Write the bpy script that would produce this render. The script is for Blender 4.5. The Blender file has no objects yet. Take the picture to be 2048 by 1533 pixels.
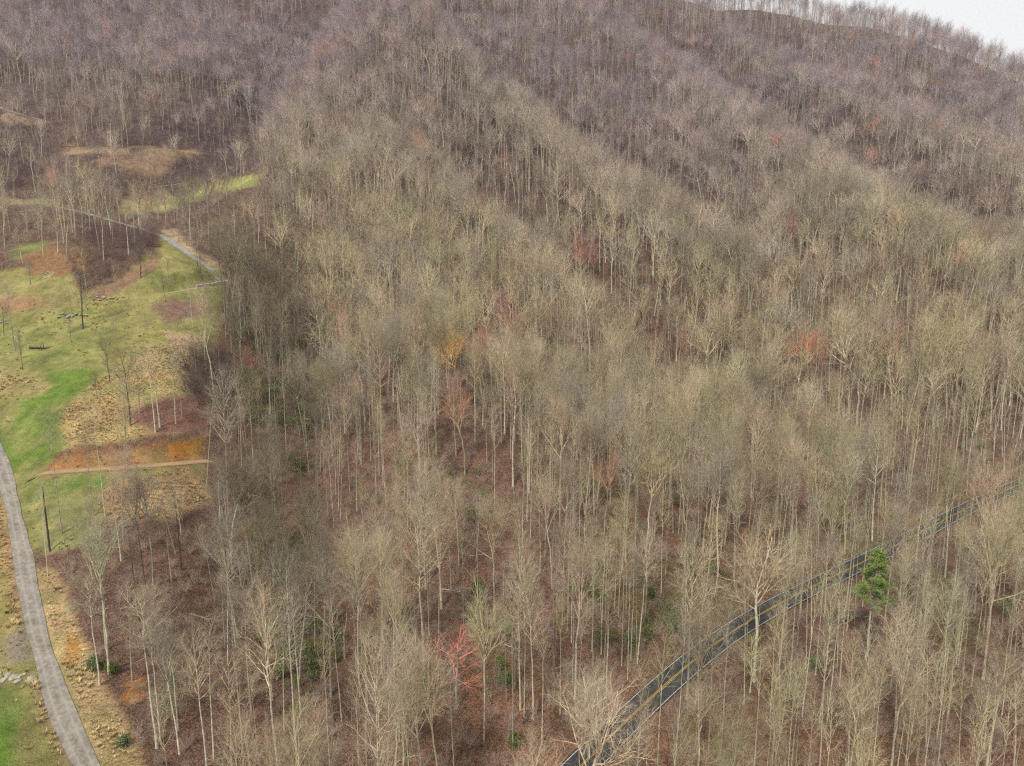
import bpy, math, random
import numpy as np
R = math.radians
C = bpy.context.scene
# ------------------------------------------------------------------ camera, sky, sun, exposure
CAMZ = 75.0
PITCH = R(9.5)
F = 1368.0                                    # focal length in photograph pixels (2048 wide)
cam_d = bpy.data.cameras.new('camera'); cam = bpy.data.objects.new('camera', cam_d)
C.collection.objects.link(cam); C.camera = cam
cam.location = (0, 0, CAMZ); cam.rotation_euler = (math.pi/2-PITCH, 0, 0)
cam_d.sensor_width = 36; cam_d.lens = 36*F/2048; cam_d.clip_start = .5; cam_d.clip_end = 12000
C.render.resolution_x = 1024; C.render.resolution_y = 766
C.view_settings.view_transform = 'Standard'; C.view_settings.look = 'None'
C.cycles.use_denoising = False; C.cycles.pixel_filter_type = 'BLACKMAN_HARRIS'; C.cycles.filter_width = 1.25
C.cycles.max_bounces = 4; C.cycles.diffuse_bounces = 2; C.cycles.glossy_bounces = 1; C.cycles.volume_bounces = 0; C.cycles.transmission_bounces = 0
C.cycles.adaptive_threshold = .02; C.cycles.sample_clamp_direct = 4; C.cycles.sample_clamp_indirect = 2
C.view_settings.gamma = 1; C.view_settings.exposure = 0.44
SUN_EL, SUN_AZ = R(52), R(205)
w = bpy.data.worlds.new('World'); C.world = w; w.use_nodes = True
nt = w.node_tree; nt.nodes.clear()
def N(nt, t, **k):
    n = nt.nodes.new(t)
    for a, b in k.items():
        if a == 'inp':
            for i, v in b.items(): n.inputs[i].default_value = v
        else: setattr(n, a, b)
    return n
sky = N(nt, 'ShaderNodeTexSky', sky_type='NISHITA', sun_disc=False, sun_elevation=SUN_EL, sun_rotation=SUN_AZ, dust_density=5.0, air_density=1.5)
bg1 = N(nt, 'ShaderNodeBackground', inp={'Strength': .1}); nt.links.new(sky.outputs[0], bg1.inputs[0])
tc = N(nt, 'ShaderNodeTexCoord'); nz = N(nt, 'ShaderNodeTexNoise', inp={'Scale': 2.2, 'Detail': 6.0, 'Roughness': .55})
nt.links.new(tc.outputs['Generated'], nz.inputs['Vector'])
cr = N(nt, 'ShaderNodeValToRGB'); cr.color_ramp.elements[0].color = (.86, .90, .96, 1); cr.color_ramp.elements[1].color = (1.18, 1.18, 1.18, 1)
cr.color_ramp.elements[0].position = .28; cr.color_ramp.elements[1].position = .52
nt.links.new(nz.outputs[0], cr.inputs[0])
bg2 = N(nt, 'ShaderNodeBackground', inp={'Strength': .62}); nt.links.new(cr.outputs[0], bg2.inputs[0])
mx = N(nt, 'ShaderNodeMixShader', inp={0: .9}); wo = N(nt, 'ShaderNodeOutputWorld')
nt.links.new(bg1.outputs[0], mx.inputs[1]); nt.links.new(bg2.outputs[0], mx.inputs[2]); nt.links.new(mx.outputs[0], wo.inputs[0])
sl = bpy.data.lights.new('sun', 'SUN'); so = bpy.data.objects.new('sun', sl); C.collection.objects.link(so)
sl.energy = 3.1; sl.angle = R(6); sl.color = (1, .96, .89)
sdir = (math.sin(SUN_AZ)*math.cos(SUN_EL), math.cos(SUN_AZ)*math.cos(SUN_EL), math.sin(SUN_EL))   # towards the sun
from mathutils import Vector
so.rotation_euler = Vector(sdir).to_track_quat('Z', 'Y').to_euler(); so.location = (0, 0, 300)

# ------------------------------------------------------------------ helpers
col = C.collection
rng = np.random.default_rng(7); random.seed(7)
SP, CP = math.sin(PITCH), math.cos(PITCH)
def ray(px, py):
    u = (px-1024)/F; v = (py-766.5)/F
    return u, CP-v*SP, -SP-v*CP
def pt(px, py, Y):
    u, dy, dz = ray(px, py); t = Y/dy
    return (u*t, Y, dz*t+CAMZ)
def project(x, y, z):
    z = z-CAMZ
    D = y*CP-z*SP; U = y*SP+z*CP
    D = np.where(np.abs(D) < 1, 1, D)
    return 1024+F*x/D, 766.5-F*U/D
def hsh(i, j, s):
    h = (i.astype(np.int64)*374761393+j.astype(np.int64)*668265263+s*1442695041) & 0xffffffff
    h = ((h ^ (h >> 13))*1274126177) & 0xffffffff
    return ((h ^ (h >> 16)) & 0xffff)/65535.0
def vnoise(x, y, sc, s=0):
    x = np.asarray(x, float)/sc; y = np.asarray(y, float)/sc
    i = np.floor(x); j = np.floor(y); fx = x-i; fy = y-j
    fx = fx*fx*(3-2*fx); fy = fy*fy*(3-2*fy)
    a = hsh(i, j, s); b = hsh(i+1, j, s); c = hsh(i, j+1, s); d = hsh(i+1, j+1, s)
    return (a+(b-a)*fx)*(1-fy)+(c+(d-c)*fx)*fy-.5
def sstep(a, b, x):
    t = np.clip((x-a)/(b-a), 0, 1); return t*t*(3-2*t)
def tag(o, label=None, cat=None, group=None, kind=None):
    if label: o['label'] = label
    if cat: o['category'] = cat
    if group: o['group'] = group
    if kind: o['kind'] = kind
    return o
def mesh_np(name, V, Fq, mats, mi=None, smooth=False):
    me = bpy.data.meshes.new(name); V = np.asarray(V, np.float32); Fq = np.asarray(Fq, np.int32)
    k = Fq.shape[1]
    me.vertices.add(len(V)); me.vertices.foreach_set('co', V.ravel())
    me.loops.add(Fq.size); me.loops.foreach_set('vertex_index', Fq.ravel())
    me.polygons.add(len(Fq)); me.polygons.foreach_set('loop_start', np.arange(len(Fq), dtype=np.int32)*k)
    if mi is not None: me.polygons.foreach_set('material_index', np.asarray(mi, np.int32))
    me.polygons.foreach_set('use_smooth', np.full(len(Fq), smooth))
    for m in mats: me.materials.append(m)
    me.update(calc_edges=True); me.validate()
    return me
def link(name, me, parent=None):
    o = bpy.data.objects.new(name, me); col.objects.link(o)
    if parent is not None: o.parent = parent
    return o
def empty(name, loc, rz=0):
    o = bpy.data.objects.new(name, None); col.objects.link(o); o.location = loc; o.rotation_euler = (0, 0, rz)
    o.empty_display_size = .5
    return o

# ------------------------------------------------------------------ terrain: control points (pixel, depth) -> thin-plate surface
CTL = [
 # bottom rows
 (-300,1533,76),(0,1533,78),(167,1533,80),(400,1533,85),(700,1533,88),(1024,1533,90),(1150,1533,90),(1500,1533,92),(1800,1533,94),(2048,1533,95),(2400,1533,98),
 (128,1429,88),(92,1340,96),(0,1340,97),(-250,1340,99),(63,1229,107),(48,1117,118),(8,939,145),(-250,1117,120),(-300,939,147),
 (200,1300,98),(310,1400,96),(600,1200,116),(1024,1240,123),(1300,1300,116),(1510,1240,128),(1750,1110,152),(2040,960,195),(2350,860,235),
 (2048,1200,141),(2400,1100,160),
 # lower slope
 (300,1000,138),(500,1000,142),(760,1000,156),(1024,1000,165),(1400,1000,172),(1800,1000,184),
 (300,860,152),(100,800,165),(500,850,165),(800,860,190),(1200,880,202),(1600,860,212),(2048,830,232),(2400,780,260),
 (-300,760,175),(0,700,186),(200,740,178),(420,760,182),(600,740,205),(1024,766,228),(1400,766,240),(1800,766,245),
 (160,660,200),(400,650,206),(0,640,206),(-250,640,208),
 # wall / lanes
 (60,600,214),(250,600,217),(430,572,228),(0,545,232),(330,510,240),(550,600,245),(700,600,262),(1024,600,292),(1400,600,305),(1800,600,305),(2048,620,296),(2400,600,315),
 (440,545,238),(330,470,268),(220,440,290),(0,430,300),(-300,430,310),(550,450,305),(780,430,332),(1024,450,350),(1400,450,372),(1800,450,375),(2048,450,378),(2500,480,380),
 (370,400,318),(480,360,340),(100,395,330),(0,400,325),(250,297,392),(100,290,395),(600,300,395),(850,260,412),(1100,300,430),(1400,300,462),(1700,300,462),(2048,300,455),
 (0,215,435),(-300,215,440),(300,150,510),(550,150,500),(850,110,500),(1100,150,545),(1400,150,585),(1700,150,590),(2048,215,560),(1000,60,590),(600,60,610),
 # crest
 (1250,0,740),(1350,16,735),(1500,40,725),(1650,60,715),(1750,84,705),(1850,121,690),(1950,162,675),(2048,208,655),(2200,285,625),(2400,340,590),
 (1000,-55,755),(700,-60,740),(400,-50,720),(100,-15,700),(0,0,690),(-150,15,690),(-400,10,700),
]
def _cp():
    P = [pt(*c) for c in CTL]
    for x in np.linspace(-620, 620, 9):        # far side of the mountain
        zr = 330-abs(x+100)*.12-max(0, x-150)*.35
        P.append((x, 860, zr-40)); P.append((x*1.2, 1100, zr-150))
    for x, y, z in [(-300,40,6),(-120,30,6),(0,30,3),(120,35,1),(300,40,2),(-80,-80,4),(100,-80,3),(-400,250,70),(-500,450,160),(600,250,35),(700,420,80),(-600,100,40),(600,60,10),(900,600,90),(-800,700,280),(-700,-60,40),(700,-80,5)]:
        P.append((x, y, z))
    return np.array(P, float)
CPT = _cp(); SC = 100.0
def _U(r): return np.where(r > 1e-9, r*r*np.log(np.maximum(r, 1e-9)), 0)
def _fit(P):
    X = P[:, :2]/SC; n = len(X)
    K = _U(np.linalg.norm(X[:, None]-X[None], axis=2))+np.eye(n)*.02
    Q = np.hstack([np.ones((n, 1)), X]); A = np.block([[K, Q], [Q.T, np.zeros((3, 3))]])
    return X, np.linalg.solve(A, np.concatenate([P[:, 2], np.zeros(3)]))
TX, TW = _fit(CPT)
def tps(x, y):
    s = np.shape(x); p = np.stack([np.ravel(x), np.ravel(y)], 1)/SC; out = np.empty(len(p))
    for a in range(0, len(p), 20000):
        q = p[a:a+20000]
        out[a:a+20000] = _U(np.linalg.norm(q[:, None]-TX[None], axis=2))@TW[:-3]+TW[-3]+q@TW[-2:]
    return out.reshape(s)
def cast(px, py, f, y0=55., y1=1000.):
    ys = np.arange(y0, y1, 1.5); u, dy, dz = ray(px, py)
    xs = u/dy*ys; zs = dz/dy*ys+CAMZ; h = f(xs, ys)
    k = np.where(zs <= h)[0]
    if len(k) == 0: return None
    i = k[0]
    if i == 0: return (xs[0], ys[0], h[0])
    a, b = zs[i-1]-h[i-1], zs[i]-h[i]; t = a/(a-b); Y = ys[i-1]+t*(ys[i]-ys[i-1])
    return (u/dy*Y, Y, dz/dy*Y+CAMZ)
def polyd(x, y, L):                            # distance to polyline + parameter-weighted z
    d = np.full(np.shape(x), 1e9); zz = np.zeros(np.shape(x)); sd = np.zeros(np.shape(x))
    for a, b in zip(L[:-1], L[1:]):
        ax, ay = a[0], a[1]; bx, by = b[0]-ax, b[1]-ay; l2 = bx*bx+by*by+1e-9
        t = np.clip(((x-ax)*bx+(y-ay)*by)/l2, 0, 1)
        e = np.hypot(x-ax-t*bx, y-ay-t*by); m = e < d
        d = np.where(m, e, d); zz = np.where(m, a[2]+t*(b[2]-a[2]), zz)
        sd = np.where(m, bx*(y-ay)-by*(x-ax), sd)
    return d, zz, np.sign(sd)
# ravines (-) and spurs (+) that run down the mountain: pixel polylines on the smooth slope, height, half width
FEAT_PX = [
 (-13, 30, [(1290,60),(1400,150),(1500,230),(1620,330),(1760,410),(1900,470)]),
 (+10, 34, [(1080,60),(1200,150),(1330,210),(1450,300),(1560,370),(1650,450)]),
 (-18, 24, [(900,80),(1020,190),(1130,280),(1230,360),(1330,430),(1450,520)]),
 (+14, 36, [(800,60),(850,150),(930,260),(1040,340),(1130,440),(1250,560)]),
 (-14, 20, [(930,420),(1040,520),(1130,600),(1230,680),(1330,780)]),
 (+9, 26, [(860,430),(960,540),(1060,640),(1160,740)]),
 (-16, 28, [(620,60),(560,150),(480,230),(400,300),(330,360)]),
 (+10, 26, [(1600,200),(1750,300),(1900,380),(2040,440)]),
 (-7, 18, [(1500,80),(1620,170),(1740,240)]),
 (+7, 22, [(1400,90),(1530,190),(1660,280)]),
 (-9, 20, [(1830,230),(1950,310),(2080,380)]),
 (+10, 26, [(1400,560),(1560,540),(1700,560),(1850,640)]),
 (-10, 18, [(560,560),(600,700),(590,850),(560,1000),(600,1120)]),
 (+8, 28, [(760,480),(800,640),(860,800),(930,950)]),
]
FEAT = []
for A, W, L in FEAT_PX:
    q = [cast(a, b, tps) for a, b in L]; FEAT.append((A*1.55, W, [p for p in q if p]))
def base_h(x, y):
    x = np.asarray(x, float); y = np.asarray(y, float); h = tps(x, y)
    for A, W, L in FEAT:
        d, _, _ = polyd(x, y, L); h = h+A*np.exp(-(d/W)**2)
    up = sstep(120, 330, y)
    h = h+vnoise(x, y, 75, 1)*11*up+vnoise(x, y, 33, 2)*5*(.15+up*.85)+vnoise(x, y, 13, 3)*1.2*(.35+.65*up)+vnoise(x, y, 4, 4)*.28
    return h
# lanes: name, width, pixels of the centre line
LANES_PX = {
 'road': (5.1, [(880,1860),(1000,1690),(1165,1533),(1230,1462),(1300,1395),(1380,1325),(1460,1263),(1560,1205),(1680,1147),(1800,1088),(1920,1023),(2040,968),(2200,905),(2380,850)]),
 'lane': (2.6, [(-60,398),(0,401),(60,404),(130,416),(220,440),(285,459),(325,470),(352,492),(400,520),(437,546),(456,566)]),
 'farm_track': (2.6, [(-60,640),(0,634),(60,628),(128,613),(200,606),(260,601),(330,588),(400,575),(456,566)]),
 'dirt_track': (3.4, [(60,948),(75,947),(90,944),(150,941),(230,937),(310,930),(380,926),(420,922)]),
 'upper_track': (4.2, [(60,291),(150,294),(250,297),(340,297),(420,310)]),
 'terrace_track': (3.4, [(100,384),(200,383),(300,377),(400,362),(530,346)]),
 'hill_track': (5.0, [(-60,196),(0,216),(50,232),(105,246)]),
 'gravel_drive': (2.8, [(330,1830),(255,1700),(215,1640),(167,1533),(128,1429),(92,1340),(63,1229),(48,1117),(29,1028),(8,939),(-12,890),(-40,840),(-80,780)]),
}
def resample(L, step):
    L = np.array(L); s = np.r_[0, np.cumsum(np.linalg.norm(np.diff(L[:, :2], axis=0), axis=1))]
    n = max(4, int(s[-1]/step)); t = np.linspace(0, s[-1], n)
    Q = np.stack([np.interp(t, s, L[:, k]) for k in range(3)], 1)
    k = max(1, int(9/step))
    for _ in range(3):
        Z = Q.copy()
        for i in range(1, n-1):
            a, b = max(0, i-k), min(n, i+k+1); m = min(i-a, b-1-i); Z[i] = Q[i-m:i+m+1].mean(0)
        Q = Z
    return Q
LANES = {}
for nm, (wd, L) in LANES_PX.items():
    q = [p for p in (cast(a, b, base_h) for a, b in L) if p]
    LANES[nm] = (wd, resample(q, 2.0))
def height(x, y):
    h = base_h(x, y)
    for nm, (wd, Q) in LANES.items():
        bx0, by0 = Q[:, 0].min()-30, Q[:, 1].min()-30; bx1, by1 = Q[:, 0].max()+30, Q[:, 1].max()+30
        m = (x > bx0) & (x < bx1) & (y > by0) & (y < by1)
        if not np.any(m): continue
        xm, ym = x[m], y[m]; d, z, sd = polyd(xm, ym, Q)
        f = 1-sstep(wd/2+.8, wd/2+(7 if nm == 'road' else 4.5), d)
        hh = h[m]*(1-f)+z*f-.30*(1-sstep(wd/2-.6, wd/2+.5, d))
        h[m] = hh
    return h
# grid lines, finer where the meadow and the road are
def axis(segs):
    out = []
    for a, b, s in segs: out += list(np.arange(a, b, s))
    return np.array(out+[segs[-1][1]])
gx = axis([(-3000,-900,150),(-900,-330,10),(-330,-165,3),(-165,-20,.9),(-20,190,1.7),(190,330,3),(330,900,10),(900,3000,150)])
gy = axis([(-2400,-150,150),(-150,50,8),(50,245,.95),(245,420,2.2),(420,800,4),(800,1150,12),(1150,3000,150)])
GX, GY = np.meshgrid(gx, gy)
def far_h(x, y):
    xc = np.clip(x, -900, 900); yc = np.clip(y, -150, 1150)
    return xc, yc
XC, YC = far_h(GX, GY)
GZ = height(XC.ravel(), YC.ravel()).reshape(GX.shape)
fall = sstep(0, 1500, np.hypot(GX-XC, GY-YC)); GZ = GZ*(1-fall)+20*fall
def gz(x, y):                                   # bilinear look-up of the built terrain
    x = np.asarray(x, float); y = np.asarray(y, float)
    i = np.clip(np.searchsorted(gx, x)-1, 0, len(gx)-2); j = np.clip(np.searchsorted(gy, y)-1, 0, len(gy)-2)
    tx = (x-gx[i])/(gx[i+1]-gx[i]); ty = (y-gy[j])/(gy[j+1]-gy[j])
    return (GZ[j, i]*(1-tx)+GZ[j, i+1]*tx)*(1-ty)+(GZ[j+1, i]*(1-tx)+GZ[j+1, i+1]*tx)*ty
def at(px, py):
    p = cast(px, py, gz); return p

# ------------------------------------------------------------------ materials
def mat(name, rough=.9):
    m = bpy.data.materials.new(name); m.use_nodes = True; t = m.node_tree
    b = t.nodes['Principled BSDF']; b.inputs['Roughness'].default_value = rough; b.inputs['Specular IOR Level'].default_value = .2
    return m, t, b
def tex(t, typ, vec, **inp):
    n = t.nodes.new(typ)
    for k, v in inp.items(): n.inputs[k].default_value = v
    if vec is not None: t.links.new(vec, n.inputs['Vector'])
    return n
def ramp(t, fac, stops):
    n = t.nodes.new('ShaderNodeValToRGB'); e = n.color_ramp.elements
    while len(e) < len(stops): e.new(.5)
    for k, (p, c) in enumerate(stops): e[k].position = p; e[k].color = (*c, 1) if len(c) == 3 else c
    t.links.new(fac, n.inputs[0]); return n
def mixc(t, mode, fac, a, b):
    n = t.nodes.new('ShaderNodeMix'); n.data_type = 'RGBA'; n.blend_type = mode
    for s, v in ((n.inputs[0], fac), (n.inputs[6], a), (n.inputs[7], b)):
        if hasattr(v, 'is_linked'): t.links.new(v, s)
        elif isinstance(v, tuple): s.default_value = (*v, 1)
        else: s.default_value = v
    return n.outputs[2]
def mul(t, a, b, op='MULTIPLY'):
    n = t.nodes.new('ShaderNodeMath'); n.operation = op
    for s, v in ((n.inputs[0], a), (n.inputs[1], b)):
        if hasattr(v, 'is_linked'): t.links.new(v, s)
        else: s.default_value = v
    return n.outputs[0]
def bump(t, b, hgt, st, dist):
    n = t.nodes.new('ShaderNodeBump'); n.inputs['Strength'].default_value = st; n.inputs['Distance'].default_value = dist
    t.links.new(hgt, n.inputs['Height']); t.links.new(n.outputs[0], b.inputs['Normal'])
def geo(t): return t.nodes.new('ShaderNodeNewGeometry').outputs['Position']

def ground_mat():
    m, t, b = mat('ground_cover', .97); b.inputs['Specular IOR Level'].default_value = .05
    a = t.nodes.new('ShaderNodeAttribute'); a.attribute_name = 'Col'
    g = t.nodes.new('ShaderNodeAttribute'); g.attribute_name = 'litter'
    P = geo(t)
    n1 = tex(t, 'ShaderNodeTexNoise', P, Scale=.55, Detail=5., Roughness=.7)
    n2 = tex(t, 'ShaderNodeTexNoise', P, Scale=4.5, Detail=4., Roughness=.75)
    v = tex(t, 'ShaderNodeTexVoronoi', P, Scale=6.)
    r1 = ramp(t, n1.outputs[0], [(.3, (.62, .66, .64)), (.55, (1, 1, 1)), (.75, (1.35, 1.22, 1.1))])
    r2 = ramp(t, n2.outputs[0], [(.3, (.55, .57, .55)), (.52, (1, 1, 1)), (.72, (1.6, 1.5, 1.4))])
    c = mixc(t, 'MULTIPLY', 1., a.outputs[0], r1.outputs[0]); c = mixc(t, 'MULTIPLY', 1., c, r2.outputs[0])
    lv = ramp(t, v.outputs['Color'], [(.2, (.55, .5, .5)), (.5, (1, 1, 1)), (.8, (1.7, 1.45, 1.3))])
    c2 = mixc(t, 'MULTIPLY', 1., c, lv.outputs[0])
    c = mixc(t, 'MIX', g.outputs[2], c, c2)
    t.links.new(c, b.inputs['Base Color'])
    bump(t, b, mul(t, n2.outputs[0], n1.outputs[0], 'ADD'), .9, .45)
    return m
def tint_mat(name, trunk, mixin=0.):
    m, t, b = mat(name, .92); b.inputs['Specular IOR Level'].default_value = .12
    a = t.nodes.new('ShaderNodeAttribute'); a.attribute_type = 'INSTANCER'; a.attribute_name = 'tint'
    P = geo(t)
    if trunk:
        bk = t.nodes.new('ShaderNodeAttribute'); bk.attribute_type = 'INSTANCER'; bk.attribute_name = 'bark'
        n = tex(t, 'ShaderNodeTexNoise', P, Scale=1.3, Detail=5., Roughness=.7)
        r = ramp(t, n.outputs[0], [(.32, (.5, .48, .46)), (.5, (.95, .95, .93)), (.66, (1.3, 1.33, 1.25))])
        c0 = bk.outputs[0]
        if mixin: c0 = mixc(t, 'MIX', mixin, c0, mixc(t, 'MULTIPLY', 1., a.outputs[0], (1.2, 1.18, 1.12)))
        c = mixc(t, 'MULTIPLY', 1., c0, r.outputs[0])
    else:
        n = tex(t, 'ShaderNodeTexNoise', P, Scale=.9, Detail=3., Roughness=.6)
        r = ramp(t, n.outputs[0], [(.3, (.68, .68, .7)), (.5, (1, 1, 1)), (.7, (1.28, 1.22, 1.12))])
        c = mixc(t, 'MULTIPLY', 1., a.outputs[0], r.outputs[0])
    t.links.new(c, b.inputs['Base Color'])
    return m
def noisy(name, c1, c2, scale, rough=.9, bs=0, c3=None, det=5.):
    m, t, b = mat(name, rough); P = geo(t)
    n = tex(t, 'ShaderNodeTexNoise', P, Scale=scale, Detail=det, Roughness=.7)
    st = [(.32, c1), (.62, c2)]+([(.72, c3)] if c3 else [])
    r = ramp(t, n.outputs[0], st); t.links.new(r.outputs[0], b.inputs['Base Color'])
    if bs: bump(t, b, n.outputs[0], .8, bs)
    return m
M_GROUND = ground_mat()
M_BARK = tint_mat('bark', True); M_TWIG = tint_mat('twigs', False); M_LIMB = tint_mat('limbs', True, .8)
def lane_mat(name, c1, c2, c3, scale, rut, edge, e0, rough=.95):
    """surface with worn wheel lines and grass, soil or leaves creeping in from both edges (u = -1..1 across)"""
    m, t, b = mat(name, rough); P = geo(t); u = t.nodes.new('ShaderNodeAttribute'); u.attribute_name = 'u'
    n = tex(t, 'ShaderNodeTexNoise', P, Scale=scale, Detail=6., Roughness=.75); n2 = tex(t, 'ShaderNodeTexNoise', P, Scale=.35, Detail=4., Roughness=.65)
    c = ramp(t, n.outputs[0], [(.3, c1), (.5, c2), (.72, c3)]).outputs[0]
    c = mixc(t, 'MULTIPLY', .8, c, ramp(t, n2.outputs[0], [(.3, (.62, .6, .58)), (.5, (1, 1, 1)), (.7, (1.3, 1.26, 1.2))]).outputs[0])
    au = mul(t, u.outputs[2], 0., 'ABSOLUTE') if False else t.nodes.new('ShaderNodeMath')
    au.operation = 'ABSOLUTE'; t.links.new(u.outputs[2], au.inputs[0]); au = au.outputs[0]
    rr = ramp(t, au, [(.0, (.0,)*3), (.28, (.2,)*3), (.45, (1,)*3), (.62, (.25,)*3), (1., (0,)*3)]).outputs[0]
    c = mixc(t, 'MIX', mul(t, rr, .55), c, rut)
    e = mul(t, au, mul(t, n.outputs[0], .9), 'ADD'); er = ramp(t, e, [(e0, (0,)*3), (e0+.16, (1,)*3)]).outputs[0]
    c = mixc(t, 'MIX', er, c, edge); t.links.new(c, b.inputs['Base Color']); bump(t, b, n.outputs[0], .7, .03); return m
M_ASPH = lane_mat('asphalt', (.014, .014, .015), (.032, .031, .032), (.062, .059, .057), 1.1, (.048, .046, .046), (.17, .11, .075), 1.30, .8)
M_GRAVEL = lane_mat('gravel', (.12, .105, .085), (.20, .18, .15), (.31, .285, .24), 1.5, (.30, .28, .245), (.27, .22, .13), 1.10)
M_LANE = lane_mat('worn_lane', (.13, .125, .12), (.22, .21, .20), (.30, .28, .26), 1.2, (.27, .26, .25), (.27, .23, .13), 1.1)
M_DIRT = lane_mat('dirt_track', (.21, .145, .08), (.28, .20, .115), (.34, .25, .16), .9, (.33, .25, .165), (.27, .18, .085), .92)
M_TRACKG = lane_mat('grassy_track', (.20, .17, .10), (.29, .24, .15), (.38, .31, .2), .9, (.40, .34, .24), (.24, .21, .10), .98)
M_YEL = noisy('yellow_paint', (.22, .15, .035), (.46, .30, .05), 3., .7)
M_WHITE = noisy('white_paint', (.20, .19, .18), (.55, .54, .51), 2.5, .7)
M_STONE = noisy('field_stone', (.16, .15, .13), (.38, .36, .32), 3.5, .95, .05, (.5, .48, .43))
M_PALESTONE = noisy('pale_stone', (.20, .185, .15), (.38, .35, .28), 3.5, .95, .05)
M_NEEDLE = noisy('green_needles', (.10, .16, .03), (.25, .34, .08), 1.6, .8)
M_DARKLEAF = noisy('dark_evergreen_leaf', (.05, .065, .010), (.13, .16, .028), 2., .7)
M_HEMLOCK = noisy('hemlock_needles', (.085, .11, .04), (.17, .195, .085), 2., .85)
M_PBARK = noisy('pine_bark', (.20, .18, .13), (.44, .42, .33), 2.5, .95)
M_POLE = noisy('pole_wood', (.035, .028, .024), (.08, .066, .055), 2.5, .9)
M_LOG = noisy('fallen_wood', (.13, .11, .09), (.34, .31, .26), 2.0, .95)
M_DEADGRASS = tint_mat('dead_grass', False)
M_METAL = noisy('insulator_metal', (.2, .2, .2), (.35, .35, .36), 6., .5)

# ------------------------------------------------------------------ land cover, drawn where it lies on the slope
LITTER = (.155, .098, .072)
def inpoly(px, py, L):
    r = np.zeros(px.shape, bool); n = len(L); j = n-1
    for i in range(n):
        xi, yi = L[i]; xj, yj = L[j]
        if yi != yj:
            c = ((yi > py) != (yj > py)) & (px < (xj-xi)*(py-yi)/(yj-yi)+xi); r ^= c
        j = i
    return r
def pdist(px, py, L):
    d = np.full(px.shape, 1e9)
    for a, b in zip(L, L[1:]+L[:1]):
        bx, by = b[0]-a[0], b[1]-a[1]; t = np.clip(((px-a[0])*bx+(py-a[1])*by)/(bx*bx+by*by+1e-9), 0, 1)
        d = np.minimum(d, np.hypot(px-a[0]-t*bx, py-a[1]-t*by))
    return np.where(inpoly(px, py, L), d, -d)
MEADOW = [(-900,500),(-200,520),(0,545),(90,528),(150,540),(160,592),(240,562),(318,508),(322,480),(312,470),(330,465),(360,492),(440,536),(452,570),(440,640),(428,690),(408,735),(378,800),(400,858),(404,925),(404,985),(350,1010),(255,1000),(160,1010),(60,1110),(86,1160),(150,1280),(250,1480),(320,1700),(-900,1900)]
TERRACE = [(255,425),(300,405),(365,395),(440,365),(535,343),(515,372),(435,388),(370,402),(320,425)]
LAWN2 = [(30,492),(92,480),(100,512),(25,520)]
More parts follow.
